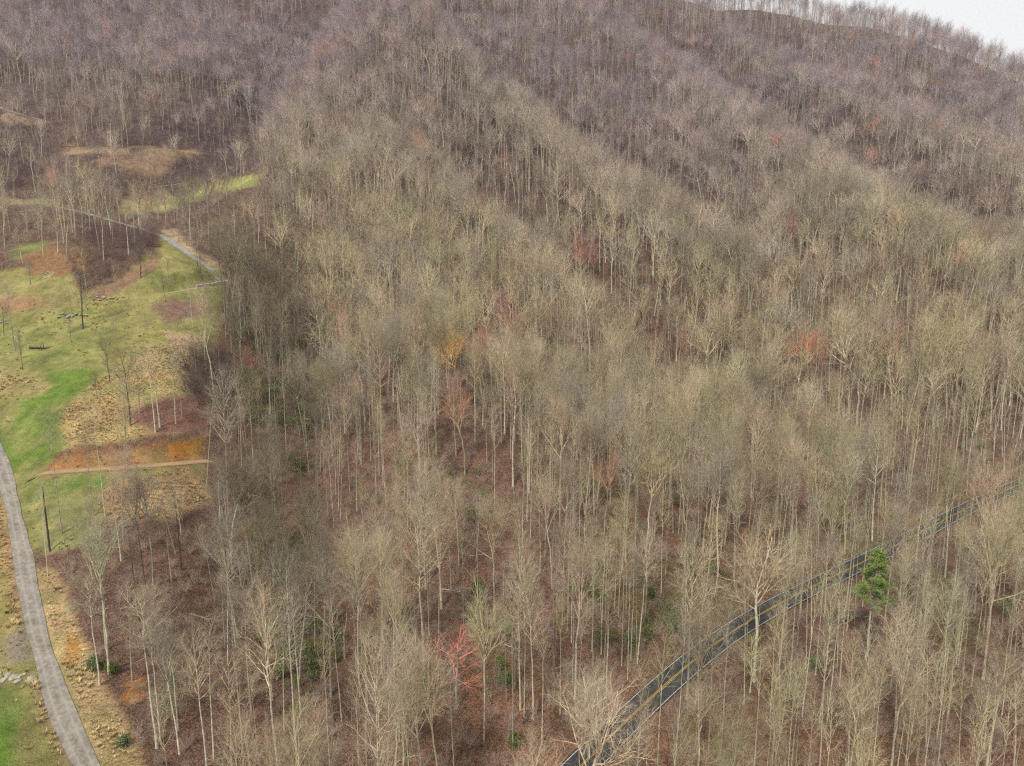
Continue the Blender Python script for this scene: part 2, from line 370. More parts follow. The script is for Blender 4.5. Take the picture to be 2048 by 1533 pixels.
PAINT = [  # polygon, colour, edge softness px, noise strength, litter value
 ([(190,300),(330,300),(345,345),(240,350)], (.30,.20,.13), 14, 30, .6),
 (MEADOW, (.26,.235,.085), 8, 12, 0),
 (TERRACE, (.32,.32,.11), 6, 8, 0),
 (LAWN2, (.20,.24,.08), 6, 8, 0),
 ([(255,396),(330,385),(345,402),(300,425),(240,430)], (.34,.27,.13), 6, 12, .2),
 ([(100,296),(330,298),(420,300),(380,312),(120,306)], (.30,.22,.13), 4, 8, .4),
 ([(0,396),(110,398),(120,412),(0,408)], (.30,.23,.13), 4, 6, .4),
 ([(170,282),(260,282),(335,288),(330,297),(240,293),(170,290)], (.08,.06,.05), 3, 6, .8),
 ([(370,352),(440,342),(520,335),(500,347),(430,364),(380,366)], (.09,.065,.05), 4, 6, .8),
 ([(0,222),(60,238),(100,250),(20,248),(0,240)], (.30,.22,.14), 3, 6, .5),
 ([(40,500),(180,490),(170,540),(60,545)], (.24,.14,.07), 10, 20, .5),
 ([(-60,640),(120,625),(240,640),(235,700),(120,745),(0,760),(-60,760)], (.21,.215,.068), 18, 25, 0),
 ([(-80,860),(20,835),(110,745),(190,730),(200,760),(150,800),(122,850),(135,905),(85,942),(-80,950)], (.135,.20,.036), 18, 40, 0),
 ([(-80,750),(60,740),(95,770),(30,800),(-80,800)], (.37,.29,.13), 10, 18, 0),
 ([(-300,1385),(30,1370),(50,1400),(34,1480),(48,1700),(-300,1700)], (.12,.205,.032), 10, 30, 0),
 ([(50,955),(235,950),(240,965),(150,985),(58,1030)], (.15,.22,.05), 8, 14, 0),
 ([(60,1010),(150,985),(230,1000),(170,1090),(90,1110)], (.25,.25,.10), 10, 14, 0),
 ([(130,820),(190,770),(240,735),(330,690),(380,690),(372,750),(350,800),(400,870),(200,892),(150,890),(120,860)], (.43,.31,.145), 14, 30, 0),
 ([(230,965),(405,935),(412,1000),(340,1040),(250,1040),(200,1010)], (.40,.28,.14), 14, 24, .1),
 ([(240,835),(320,795),(400,790),(440,840),(410,872),(320,868)], (.20,.115,.085), 10, 14, .8),
 ([(300,615),(345,600),(420,610),(400,640),(330,650)], (.20,.13,.095), 8, 12, .6),
 ([(330,665),(410,670),(412,692),(370,700),(340,690)], (.40,.29,.18), 6, 8, .2),
 ([(318,462),(352,460),(395,510),(442,528),(442,546),(400,520),(350,488)], (.40,.30,.18), 4, 6, .2),
 ([(180,585),(240,560),(330,505),(318,530),(260,572),(200,600)], (.25,.16,.10), 5, 6, .4),
 ([(0,590),(90,600),(120,612),(60,622),(0,625)], (.35,.22,.12), 5, 8, .2),
 ([(120,905),(260,880),(400,862),(405,884),(300,900),(90,942)], (.15,.10,.07), 5, 8, .8),
 ([(200,908),(300,898),(342,886),(408,874),(404,925),(240,938),(82,944),(110,925)], (.34,.155,.065), 6, 18, .1),
 ([(345,888),(402,878),(398,905),(335,910)], (.44,.17,.03), 5, 14, 0),
 ([(72,1130),(110,1140),(160,1270),(230,1400),(330,1640),(235,1640),(150,1420),(110,1320),(84,1230)], (.46,.33,.175), 8, 14, .1),
 ([(136,1270),(160,1285),(158,1325),(138,1330)], (.45,.19,.04), 4, 6, .1),
 ([(-200,1010),(14,1015),(48,1210),(30,1290),(-200,1290)], (.30,.24,.09), 8, 14, 0),
 ([(-6,990),(10,1010),(40,1180),(58,1290),(48,1290),(20,1150)], (.45,.28,.16), 4, 6, 0),
 ([(10,1270),(60,1250),(62,1320),(10,1330)], (.27,.225,.16), 8, 12, .3),
 ([(60,1340),(92,1370),(170,1560),(140,1560),(80,1420)], (.38,.27,.15), 6, 8, 0),
 ([(255,1360),(290,1350),(285,1400),(250,1405)], (.45,.22,.07), 6, 8, .2),
]
PX, PY = project(GX, GY, GZ)
COL = np.empty(GX.shape+(3,)); LIT = np.ones(GX.shape)
na = vnoise(GX, GY, 42, 11)+.5; nb = vnoise(GX, GY, 9, 12)+.5
base = np.array(LITTER); warm = np.array((.19, .112, .072)); dk = np.array((.085, .062, .045)); mv = np.array((.085, .060, .060))
COL[:] = base; f = sstep(.45, .8, na)[..., None]; COL = COL*(1-f)+warm*f
f = sstep(.5, .9, nb)[..., None]*.55; COL = COL*(1-f)+dk*f
f = sstep(170, 260, GY)[..., None]*.6; COL = COL*(1-f)+np.array((.085, .060, .045))*f  # mid and far floor darkened: shade of the gaps put into its colour
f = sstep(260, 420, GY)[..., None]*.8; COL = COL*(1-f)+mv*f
moss = (sstep(.55, .8, vnoise(GX, GY, 22, 19)+.5)*(1-sstep(160, 230, GY))*sstep(-60, 0, GX)*.7)[..., None]
COL = COL*(1-moss)+np.array((.12, .105, .045))*moss
front = (GY < 470)
nq = (vnoise(GX, GY, 7, 31)+.6*vnoise(GX, GY, 2.4, 32))
for L, c, sf, ns, lt in PAINT:
    xs = [p[0] for p in L]; ys = [p[1] for p in L]
    m = front & (PX > min(xs)-40) & (PX < max(xs)+40) & (PY > min(ys)-40) & (PY < max(ys)+40)
    if not m.any(): continue
    d = pdist(PX[m], PY[m], L)+nq[m]*ns*1.2; f = sstep(-sf, sf, d)
    COL[m] = COL[m]*(1-f[:, None])+np.array(c)*f[:, None]; LIT[m] = LIT[m]*(1-f)+lt*f
# patchy meadow: straw and green mixing
mead = (LIT < .25)
f = (sstep(.45, .75, vnoise(GX, GY, 14, 41)+vnoise(GX, GY, 4, 42)*.7+.5)*mead*.38)[..., None]; COL = COL*(1-f)+np.array((.36, .30, .13))*f
f = (sstep(.55, .8, vnoise(GX, GY, 19, 43)+vnoise(GX, GY, 3, 44)*.6+.5)*mead*.4)[..., None]; COL = COL*(1-f)+np.array((.14, .19, .05))*f
mt = (1+(vnoise(GX, GY, 6, 45)*.35+vnoise(GX, GY, 2.2, 46)*.35)*mead)[..., None]; COL = COL*mt
ny, nx = GX.shape
V = np.stack([GX.ravel(), GY.ravel(), GZ.ravel()], 1)
ii = (np.arange(ny-1)[:, None]*nx+np.arange(nx-1)[None]).ravel()
Fq = np.stack([ii, ii+1, ii+nx+1, ii+nx], 1)
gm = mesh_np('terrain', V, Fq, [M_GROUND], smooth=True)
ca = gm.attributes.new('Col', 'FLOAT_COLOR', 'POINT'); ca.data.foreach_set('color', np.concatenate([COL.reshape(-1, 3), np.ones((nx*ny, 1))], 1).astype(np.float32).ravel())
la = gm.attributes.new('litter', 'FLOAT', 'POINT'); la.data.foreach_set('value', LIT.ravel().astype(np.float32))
tag(link('terrain', gm), kind='structure')

# ------------------------------------------------------------------ road, drive, lanes
def strip(Q, o0, o1, dz, step_across=1):
    T = np.gradient(Q[:, :2], axis=0); T /= np.linalg.norm(T, axis=1)[:, None]; Nn = np.stack([-T[:, 1], T[:, 0]], 1)
    ks = np.linspace(0, 1, step_across+1); rows = []
    for k in ks:
        o = np.broadcast_to(o0+(o1-o0)*k, (len(Q),))
        rows.append(np.concatenate([Q[:, :2]+Nn*o[:, None], (Q[:, 2]+dz)[:, None]], 1))
    V = np.stack(rows, 1).reshape(-1, 3); n = len(ks)
    i = (np.arange(len(Q)-1)[:, None]*n+np.arange(n-1)[None]).ravel()
    return V, np.stack([i, i+n, i+n+1, i+1], 1)
def slab(Q, wl, wr, dz, th):                    # closed sheet with a thickness
    T = np.gradient(Q[:, :2], axis=0); T /= np.linalg.norm(T, axis=1)[:, None]; Nn = np.stack([-T[:, 1], T[:, 0]], 1)
    r = []
    for o, z in ((wl, dz-th), (wl, dz), (wr, dz), (wr, dz-th)):
        o = np.broadcast_to(o, (len(Q),)); r.append(np.concatenate([Q[:, :2]+Nn*o[:, None], (Q[:, 2]+z)[:, None]], 1))
    V = np.stack(r, 1).reshape(-1, 3); i = (np.arange(len(Q)-1)*4)
    Fs = [np.stack([i+a, i+4+a, i+4+b, i+b], 1) for a, b in ((0, 1), (1, 2), (2, 3))]
    return V, np.concatenate(Fs)
M_OF = {'road': M_ASPH, 'gravel_drive': M_GRAVEL, 'lane': M_LANE, 'farm_track': M_TRACKG, 'dirt_track': M_DIRT, 'upper_track': M_TRACKG, 'terrace_track': M_TRACKG, 'hill_track': M_TRACKG, 'upper_lane': M_TRACKG}
NAME = {'road': 'road', 'gravel_drive': 'gravel_road', 'lane': 'narrow_lane'}
for nm, (wd, Q) in LANES.items():
    if nm not in ('road', 'gravel_drive'): Q = Q.copy(); Q[:, 2] = gz(Q[:, 0], Q[:, 1])+.30; Q[0, 2] -= .45; Q[1, 2] -= .2
    s = np.arange(len(Q)); wob = 0 if nm == 'road' else .16
    wl = -wd/2+wob*np.sin(s*.31)+wob*2*(vnoise(s*1., s*0., 2.2, 5)); wr = wd/2+wob*np.sin(s*.37+1)+wob*2*vnoise(s*1., s*0., 2.5, 6)
    V, Fq = slab(Q, wl, wr, .02, .35)
    me = mesh_np(nm, V, Fq, [M_OF[nm]]); ua = me.attributes.new('u', 'FLOAT', 'POINT'); ua.data.foreach_set('value', np.tile([-1., -1., 1., 1.], len(Q)).astype(np.float32))
    o = tag(link(NAME.get(nm, 'path'), me), kind='structure')
    if nm == 'road':
        ROAD = o
        for off in (-.12, .12):
            V, Fq = strip(Q, np.full(len(Q), off-.055), np.full(len(Q), off+.055), .028); link('yellow_line', mesh_np('yellow_line', V, Fq, [M_YEL]), ROAD)
        for off in (-2.3, 2.3):
            V, Fq = strip(Q, np.full(len(Q), off-.06), np.full(len(Q), off+.05), .028); link('white_line', mesh_np('white_line', V, Fq, [M_WHITE]), ROAD)

# ------------------------------------------------------------------ trees: vectorised branch growth
def unit(a): return a/np.maximum(np.linalg.norm(a, axis=-1, keepdims=True), 1e-9)
def tubes(P, rad, k):                            # P (N,n,3), rad (N,n) -> verts, quads
    Nn, n, _ = P.shape; d = unit(P[:, -1]-P[:, 0])
    ref = np.where(np.abs(d[:, 2:3]) < .9, np.array([[0, 0, 1.]]), np.array([[1., 0, 0]]))
    a = unit(np.cross(d, ref)); b = np.cross(d, a)
    th = np.arange(k)*2*math.pi/k
    ring = np.cos(th)[None, :, None]*a[:, None]+np.sin(th)[None, :, None]*b[:, None]
    V = P[:, :, None]+ring[:, None]*rad[:, :, None, None]
    base = (np.arange(Nn)[:, None, None]*n+np.arange(n-1)[None, :, None])*k
    j = np.arange(k)[None, None]; j2 = (j+1) % k
    Fq = np.stack([base+j, base+j2, base+k+j2, base+k+j], -1).reshape(-1, 4)
    return V.reshape(-1, 3), Fq
class Acc:
    def __init__(s): s.V = []; s.F = []; s.M = []; s.n = 0
    def add(s, V, Fq, m=0):
        s.V.append(V); s.F.append(Fq+s.n); s.M.append(np.full(len(Fq), m)); s.n += len(V)
    def mesh(s, name, mats, smooth=True): return mesh_np(name, np.concatenate(s.V), np.concatenate(s.F), mats, np.concatenate(s.M), smooth)
def grow(P, Rd, k, t0, t1, ang, length, r0, n, up, wob, g, taper=.25):
    """k children on each branch P (N,n,3); ang/length functions of t; returns new branches"""
    Np, m, _ = P.shape; idx = np.repeat(np.arange(Np), k)
    t = t0+(t1-t0)*((np.tile(np.arange(k), Np)+g.random(Np*k))/k)
    f = t*(m-1); i = np.clip(f.astype(int), 0, m-2); q = (f-i)[:, None]
    b = P[idx, i]*(1-q)+P[idx, i+1]*q; pd = unit(P[idx, i+1]-P[idx, i]); rb = Rd[idx, i]*(1-q[:, 0])+Rd[idx, i+1]*q[:, 0]
    az = (np.tile(np.arange(k), Np)*2.399963+np.repeat(g.random(Np)*6.283, k)+g.normal(0, .5, Np*k))
    ref = np.where(np.abs(pd[:, 2:3]) < .9, np.array([[0, 0, 1.]]), np.array([[1., 0, 0]])); e1 = unit(np.cross(pd, ref)); e2 = np.cross(pd, e1)
    perp = e1*np.cos(az)[:, None]+e2*np.sin(az)[:, None]
    a = ang(t)*(1+g.normal(0, .18, len(t)))
    d = pd*np.cos(a)[:, None]+perp*np.sin(a)[:, None]
    L = length(t)*(.75+.5*g.random(len(t)))
    out = np.empty((len(t), n, 3)); out[:, 0] = b; st = (L/(n-1))[:, None]
    for j in range(1, n):
        d = unit(d+np.array([0, 0, up])+g.normal(0, wob, d.shape)); out[:, j] = out[:, j-1]+d*st
    rr = np.minimum(rb*.85, r0*(.7+.6*g.random(len(t))))
    Rr = rr[:, None]*np.linspace(1, taper, n)[None]
    return out, Rr, L
def make_tree(kind, seed, lod):
    """returns (trunk Acc, crown Acc); near = lod 0"""
    g = np.random.default_rng(seed); T = Acc(); K = Acc()
    H = {'poplar': 27., 'oak': 23., 'slim': 22., 'fan': 25., 'small': 11., 'sapling': 9.}[kind]
    ks = 6 if lod == 0 else 4; n = 9
    hz = np.linspace(0, 1, n); top = {'poplar': .93, 'oak': .70, 'slim': .95, 'fan': .74, 'small': .9, 'sapling': .96}[kind]
    r0 = {'poplar': .20, 'oak': .26, 'slim': .125, 'fan': .21, 'small': .12, 'sapling': .09}[kind]
    P = np.zeros((1, n, 3)); P[0, :, 2] = hz*H*top
    sway = g.uniform(.6, 2.3)*np.cumsum(g.normal(0, .006*H*(1.5 if kind == 'oak' else 1), (n, 2)), 0)*hz[:, None]; P[0, :, :2] = sway; P[0, 0, 2] = -1.0
    Rd = (r0*(1-hz*{'poplar': .86, 'oak': .45, 'slim': .85, 'fan': .5, 'small': .8, 'sapling': .85}[kind]))[None]; Rd[0, 0] *= 1.35
    V, Fq = tubes(P, Rd, ks+2); T.add(V, Fq)
    th = 1. if lod == 0 else 2.1                # fewer, slightly stouter twigs far away
    nn = (lambda a, b: a if lod == 0 else b)
    if kind == 'poplar':
        L1, R1, l1 = grow(P, Rd, nn(26, 20), .50, .99, lambda t: R(52)-R(26)*(t-.5)*2, lambda t: H*(.07+.15*np.sin(np.clip((1.04-t)/.54, 0, 1)*2.6)), .085, 5, .13, .09, g)
    elif kind == 'oak':
        S, SR, _ = grow(P, Rd, 9, .74, 1., lambda t: R(50)-R(34)*(t-.74)*3.8, lambda t: H*.30+0*t, .115, 6, .07, .08, g, .3)
        V, Fq = tubes(S, SR, ks); K.add(V, Fq, 1)
        L1, R1, l1 = grow(S, SR, nn(6, 5), .2, 1., lambda t: R(36)+0*t, lambda t: H*(.21-.07*t), .06, 5, .06, .08, g)
    elif kind == 'fan':
        S, SR, _ = grow(P, Rd, 12, .68, 1., lambda t: R(36)-R(24)*(t-.68)*3, lambda t: H*.31+0*t, .085, 6, .035, .06, g, .25)
        V, Fq = tubes(S, SR, ks); K.add(V, Fq, 1)
        L1, R1, l1 = grow(S, SR, nn(5, 4), .22, 1., lambda t: R(30)+0*t, lambda t: H*(.19-.08*t), .05, 5, .04, .06, g)
    elif kind == 'slim':
        L1, R1, l1 = grow(P, Rd, nn(15, 12), .66, .99, lambda t: R(48)-R(18)*(t-.5)*2, lambda t: H*(.06+.11*np.sin(np.clip((1.04-t)/.38, 0, 1)*2.6)), .05, 4, .12, .1, g)
    elif kind == 'small':
        L1, R1, l1 = grow(P, Rd, 16, .28, .99, lambda t: R(58)-R(18)*t, lambda t: H*(.13+.24*np.sin(np.clip((1.02-t)/.75, 0, 1)*2.6)), .045, 5, .08, .1, g)
    else:
        L1, R1, l1 = grow(P, Rd, 13, .22, .98, lambda t: R(60)-R(15)*t, lambda t: H*(.06+.12*(1-t)), .03, 4, .07, .1, g)
    V, Fq = tubes(L1, R1, nn(4, 3)); K.add(V, Fq, 1)
    ml = float(np.mean(l1))
    dens = {'poplar': (7, 4), 'oak': (7, 4), 'fan': (7, 4), 'slim': (6, 4), 'small': (7, 5), 'sapling': (5, 3)}[kind]
    k2 = dens[0] if lod == 0 else max(3, dens[0]-2)
    L2, R2, l2 = grow(L1, R1, k2, .22, 1., lambda t: R(42)+0*t, lambda t: ml*(.52-.2*t), .028*th, 4, .06, .08, g)
    V, Fq = tubes(L2, R2, 3); K.add(V, Fq, 1)
    m2 = float(np.mean(l2))
    k3 = dens[1] if lod == 0 else max(3, dens[1]-1)
    L3, R3, l3 = grow(L2, R2, k3, .2, 1., lambda t: R(34)+0*t, lambda t: m2*(.62-.2*t), .018*th, 3, .05, .09, g, .35)
    V, Fq = tubes(L3, R3, 3); K.add(V, Fq)
    if lod == 0 and kind not in ('small', 'sapling'):
        L4, R4, _ = grow(L3, R3, 2, .3, 1., lambda t: R(38)+0*t, lambda t: float(np.mean(l3))*(.65)+0*t, .0095, 2, .05, .1, g, .4)
        V, Fq = tubes(L4, R4, 3); K.add(V, Fq)
    if kind in ('poplar', 'fan', 'oak', 'slim') and g.random() < .7:      # a few dead stubs on the bole
        S, SR, _ = grow(P, Rd, 5, .25, .5, lambda t: R(75)+0*t, lambda t: .9+0*t, .025, 3, .05, .2, g)
        V, Fq = tubes(S, SR, 3); K.add(V, Fq)
    return T, K, H
KINDS = [('poplar', 5), ('oak', 5), ('slim', 4), ('fan', 5), ('small', 2), ('sapling', 2)]
PROTO = {}                                        # near: (trunk mesh, crown mesh, height); joined for the stand
def joined(T, K, name):
    A = Acc(); [A.add(v, f-0, 0) for v, f in ()]
    for X, m in ((T, 0), (K, 1)):
        if m: X.M = [q+1 for q in X.M]
        off = A.n; A.V += X.V; A.F += [f+off for f in X.F]; A.M += X.M; A.n += X.n
    A.M = A.M
    return A.mesh(name, [M_BARK, M_TWIG, M_LIMB])
NEARM, FARM = [], []
sd = 100
for kd, cnt in KINDS:
    PROTO[kd] = []
    for v in range(cnt):
        sd += 1; T, K, H = make_tree(kd, sd, 0)
        PROTO[kd].append((T.mesh('trunk', [M_BARK]), K.mesh('crown', [M_TWIG, M_LIMB]), H, len(NEARM)))
        NEARM.append(joined(T, K, 'bare_tree'))
        if kd != 'sapling':
            T, K, H = make_tree(kd, sd, 1); FARM.append(joined(T, K, 'bare_tree'))
        else: FARM.append(NEARM[-1])
print('protos', len(NEARM), [len(m.polygons) for m in NEARM], [len(m.polygons) for m in FARM])

# ------------------------------------------------------------------ where the trees stand
TINTS = np.array([(.45,.40,.22),(.36,.335,.22),(.47,.39,.25),(.34,.32,.26),(.42,.32,.22),(.37,.36,.19),(.49,.44,.29)])
UPT = np.array([(.38,.32,.335),(.34,.29,.325),(.43,.37,.355),(.29,.25,.305),(.41,.295,.315)])  # far mauve tints: the purple hue of haze put into the twig colour
def top_y(x, y, z, h):
    return project(x, y, z+h)[1]
def fit_h(p, ty):
    lo, hi = 1., 45.
    for _ in range(30):
        m = (lo+hi)/2
        if top_y(p[0], p[1], p[2], m) > ty: lo = m
        else: hi = m
    return lo
def at_top(px, py, H):
    return cast(px, py, lambda a, b: gz(a, b)+H)
TREES = []      # dict: x,y,z,h,kind,tint,bark,label
DB = (.075, .066, .055); PB = (.50, .455, .35); GB = (.41, .39, .27); MB_ = (.31, .27, .20)
GRN = (.33, .35, .22)
def T_(bx, by, ty, kind, label=None, bark=MB_, tint=None, lean=0, wid=1.):
    p = at(bx, by); h = fit_h(p, ty)
    TREES.append(dict(x=p[0], y=p[1], z=p[2], h=h, kind=kind, tint=tint, bark=bark, label=label, lean=lean, wid=wid, hand=True))
# --- trees one can pick out in the photograph: foot, top, kind
HT = [
 (261,851,697,'small','dark-trunked bare tree, leftmost of the clump on the brown patch above the orange bank',DB,1.),
 (279,827,704,'small','slender grey bare tree just behind the leftmost tree of the clump above the orange bank',MB_,.9),
 (311,866,697,'slim','pale straight tree lowest in the clump above the orange bank',PB,.8),
 (320,855,690,'slim','pale tree touching the right side of the lowest pale trunk above the orange bank',PB,.8),
 (352,848,694,'slim','grey-green tree in the middle of the brown patch above the orange bank',GB,.9),
 (364,832,690,'slim','thin straight tree at the right end of the clump beside the dark thicket',MB_,.8),
 (290,819,762,'sapling','short thin sapling behind the clump above the orange bank',MB_,1.),
 (220,764,667,'small','black-trunked leaning tree alone on the meadow edge above the golden grass',DB,.8),
 (195,798,742,'small','small bushy dark sapling on the golden grass beside the bright green strip',DB,.9),
 (289,731,697,'small','short dark sapling between the meadow and the straw grass',DB,.7),
 (46,740,660,'small','dark thin tree on the open meadow near the left edge, above the bright green strip',DB,.7),
 (30,700,560,'slim','tall thin grey tree at the left edge of the meadow below the farm track',MB_,.5),
 (166,658,533,'small','dark tree with a round bare crown standing at the junction of the farm track',DB,1.15),
 (115,673,588,'slim','grey-green thin tree on the meadow left of the round-crowned tree by the track',GB,.7),
 (143,685,636,'small','thin dark young tree right below the stones by the farm track',DB,.8),
 (61,569,516,'small','dark small tree on the little lawn above the farm track',DB,.8),
 (282,557,492,'small','spreading bare young tree at the foot of the sloping upper lawn',DB,1.3),
 (337,555,516,'small','thin leaning young tree in the middle of the upper lawn',DB,.8),
 (403,559,502,'small','dark leaning young tree at the right side of the upper lawn',DB,.8),
 (395,532,444,'slim','tall black leaning tree beside the bend of the grey lane',DB,.8),
 (331,605,545,'small','thin tree on the brown leaf patch right below the farm track',DB,.7),
 (313,620,592,'sapling','short thin sapling at the left of the brown leaf patch below the track',MB_,.8),
 (385,656,564,'slim','pale thin tree on the meadow right of the brown leaf patch',PB,.7),
 (424,640,575,'slim','thin grey tree at the right rim of the meadow beside the wood',MB_,.8),
 (294,684,619,'small','thin grey young tree in the middle of the meadow',MB_,.6),
 (229,682,629,'small','small thin young tree on the meadow right of the round-crowned track tree',MB_,.6),
 (301,571,530,'sapling','thin sapling near the lower rim of the upper lawn',MB_,.8),
 (231,578,530,'small','grey young tree left of the upper lawn beside the brown thicket',MB_,.9),
 (87,515,385,'fan','large greenish forked tree at the left, above the small lawns',GB,.75),
 (415,374,318,'small','dark twisted bare tree on the green terrace near its upper edge',DB,1.),
 (303,412,335,'slim','black thin tree standing on the terrace near its left end',DB,1.),
 (549,362,316,'small','dark old tree with two stems at the right end of the green terrace',DB,1.4),
 (257,305,205,'fan','greenish-grey tall tree standing on the upper dirt track',GB,.6),
 (8,672,600,'small','dark tree on the meadow at the left picture edge below the farm track',DB,.8),
 (200,1371,1157,'slim','slim pale tree nearest the gravel road below the pole',PB,.9),
 (218,1349,1058,'fan','tall pale multi-limbed tree rising from a dark evergreen shrub beside the gravel road',GB,.95),
 (213,1300,1040,'slim','thin grey-green tree behind the tall tree with the evergreen shrub',GB,.9),
 (265,1362,1162,'slim','slender dark-footed tree right of the small evergreen shrub',MB_,.8),
 (314,1496,1189,'slim','pale tall tree at the bottom left, left stem of the close pair',PB,.8),
 (321,1482,1178,'fan','pale tall yellowish-crowned tree at the bottom left, right one of the close pair',PB,.55),
 (356,1460,1278,'slim','pale slender tree right of the close pair in front of the hemlock shrub',PB,.8),
 (292,1182,961,'fan','dark leaning tree with long black limbs right of the pole',DB,.75),
 (307,1171,928,'fan','tall dark many-limbed tree over the brown leaf slope right of the pole',MB_,.9),
 (278,1242,1040,'slim','dark slender tree in front of the many-limbed tree on the brown leaf slope',DB,.9),
 (343,1162,1001,'slim','grey-green tree just right of the many-limbed tree on the leaf slope',GB,1.),
 (363,1140,957,'slim','thin dark tree on the brown leaf slope below the golden field corner',DB,.9),
 (414,1540,1251,'poplar','tall straight grey tree at the bottom edge left of the picture third',PB,.9),
 (428,1520,1240,'slim','slim pale tree beside the tall straight tree at the bottom edge',PB,.9),
 (601,1425,1180,'slim','curving pale thin tree in the dark gap of the lower left wood',PB,.9),
 (545,1400,1200,'fan','greenish spreading tree before the darkest hollow in the lower left wood',GB,.9),
 (440,1050,940,'slim','cream-white trunk at the wood edge right of the golden field corner',(.7,.68,.55),.6),
 (455,1060,945,'slim','second cream-white trunk at the wood edge, right of the first',(.7,.68,.55),.6),
 (1507,1363,1085,'oak','large single tree with a broad orange-tan crown in front of the road',PB,1.15),
 (1558,1363,1071,'poplar','tall grey-green tree right of the broad orange-tan crowned tree',GB,.8),
 (1639,1446,1178,'slim','slim leaning pale tree crossing the road left of the green pine',GB,.9),
 (1679,1372,1178,'slim','slim pale tree close to the left of the green pine',PB,.8),
 (1396,1545,1366,'oak','round-crowned tan tree under the road near the bottom middle right',PB,.9),
 (1780,1560,1270,'fan','pale leaning tree with a wide bare crown at the lower right',PB,.95),
 (1882,1405,1168,'fan','fan-crowned greenish tree right of the green pine',GB,.95),
 (2026,1550,1317,'fan','pale forked tree at the right edge near the bottom corner',PB,.8),
 (1179,1520,1352,'oak','tan tree with a finely branched round crown left of the road end at the bottom',PB,.95),
 (1500,1385,1270,'small','yellow-green bushy tree below the broad orange-tan crowned tree',GB,1.25),
 (662,1393,1128,'fan','broom-crowned tree with two close trunks in the lower left middle',MB_,1.),
 (720,1393,1087,'poplar','tall straight pale tree right of the broom-crowned tree',PB,.7),
 (763,1347,1066,'fan','tall fan-crowned tree, upper left of the red-budded tree',PB,.8),
 (848,1347,1012,'poplar','tallest broad tan tree directly above the light green bush',PB,1.1),
 (968,1480,1190,'fan','yellowish-green crowned tree right of the red-budded tree',GB,.75),
 (1041,1420,1120,'slim','straight pale pole-like tree right of the small evergreen bushes',PB,.9),
 (1066,1438,1126,'poplar','leaning pale tree beside the straight pole-like tree',PB,.85),
 (1007,1191,1000,'slim','dark-footed tree standing below the red leaf slope',MB_,1.),
 (789,1390,1139,'slim','thin straight pale tree in the leaf-brown opening left of the red-budded tree',PB,.9),
 (791,1535,1362,'oak','wide-crowned tan tree at the bottom left of the red-budded tree',PB,1.1),
 (610,838,700,'fan','pale tall tree standing alone in the dark hollow at the wood left edge',GB,.6),
 (640,840,720,'fan','pale forked tree right of the lone tree in the dark hollow',GB,.7),
 (1290,1250,1050,'fan','fan-crowned tan tree above the road left of the broad orange-tan crown',MB_,1.),
 (1185,1190,1040,'poplar','greenish-grey tall tree on the leaf slope above the road bottom end',GB,.9),
]
for (bx, by, ty, kd, lb, bk, wd) in HT:
    tn = {DB: (.20, .165, .13), PB: (.42, .36, .25), GB: (.38, .37, .25), MB_: (.35, .29, .22)}.get(bk, (.40, .36, .28))
    T_(bx, by, ty, kd, lb, bk, tn, random.uniform(-2, 2), wd)
TREES[[i for i, h in enumerate(HT) if h[0] == 1507][0]]['tint'] = (.45, .36, .23)
TREES[[i for i, h in enumerate(HT) if h[0] == 1396][0]]['tint'] = (.46, .37, .27)
TREES[[i for i, h in enumerate(HT) if h[0] == 1500][0]]['tint'] = (.40, .42, .20)
TREES[[i for i, h in enumerate(HT) if h[0] == 968][0]]['tint'] = (.44, .43, .24)
for (px, py, H, tn, lb, wd) in [
    (912, 1290, 13, (.62,.17,.12), 'red-budded tree glowing coral red in the lower middle of the wood', 1.7),
    (968, 684, 22, (.60,.17,.12), 'tree with a red crown high in the middle of the wood beside an orange one', .8),
    (905, 686, 23, (.68,.38,.08), 'tree with an orange-yellow crown in the middle of the wood, left of the red crown', .9),
    (928, 810, 20, (.52,.27,.13), 'tree with a small bright orange crown below the orange-yellow and red pair', .8),
    (910, 775, 20, (.44,.24,.17), 'rusty crowned tree just above the small bright orange crown', .9),
    (1622, 684, 23, (.66,.23,.10), 'tree with an orange-red crown alone in the right half of the wood', 1.),
    (1212, 935, 19, (.48,.25,.14), 'rust-brown crowned tree above the road in the middle right', .9),
    (1005, 605, 21, (.47,.20,.17), 'tree with a dull red crown just above the middle of the picture', 1.),
    (1100, 615, 21, (.52,.34,.20), 'tree with a tan-orange crown right of the dull red crown', .9),
    (1580, 450, 21, (.52,.24,.15), 'far tree with an orange crown on the right slope', .9),
    (1190, 505, 20, (.45,.20,.16), 'far tree with a dull red crown above the middle right', .8),
    (500, 715, 16, (.48,.19,.16), 'pinkish red crowned tree at the wood left edge beside the dark thicket', .8),
    (1280, 860, 22, (.55,.38,.20), 'tree with a golden tan crown in the middle right of the wood', 1.1),
    (1000, 1035, 8, (.50,.18,.12), 'low red-twigged tree on the slope above the middle of the lower wood', 1.)]:
    p = at_top(px, py, H*.85)
    TREES.append(dict(x=p[0], y=p[1], z=float(gz(p[0], p[1])), h=H, kind='oak' if H > 15 else 'small', tint=tuple(c*.82+.06 for c in tn), bark=MB_, clear=True, label=lb, lean=0, wid=wd, hand=True))

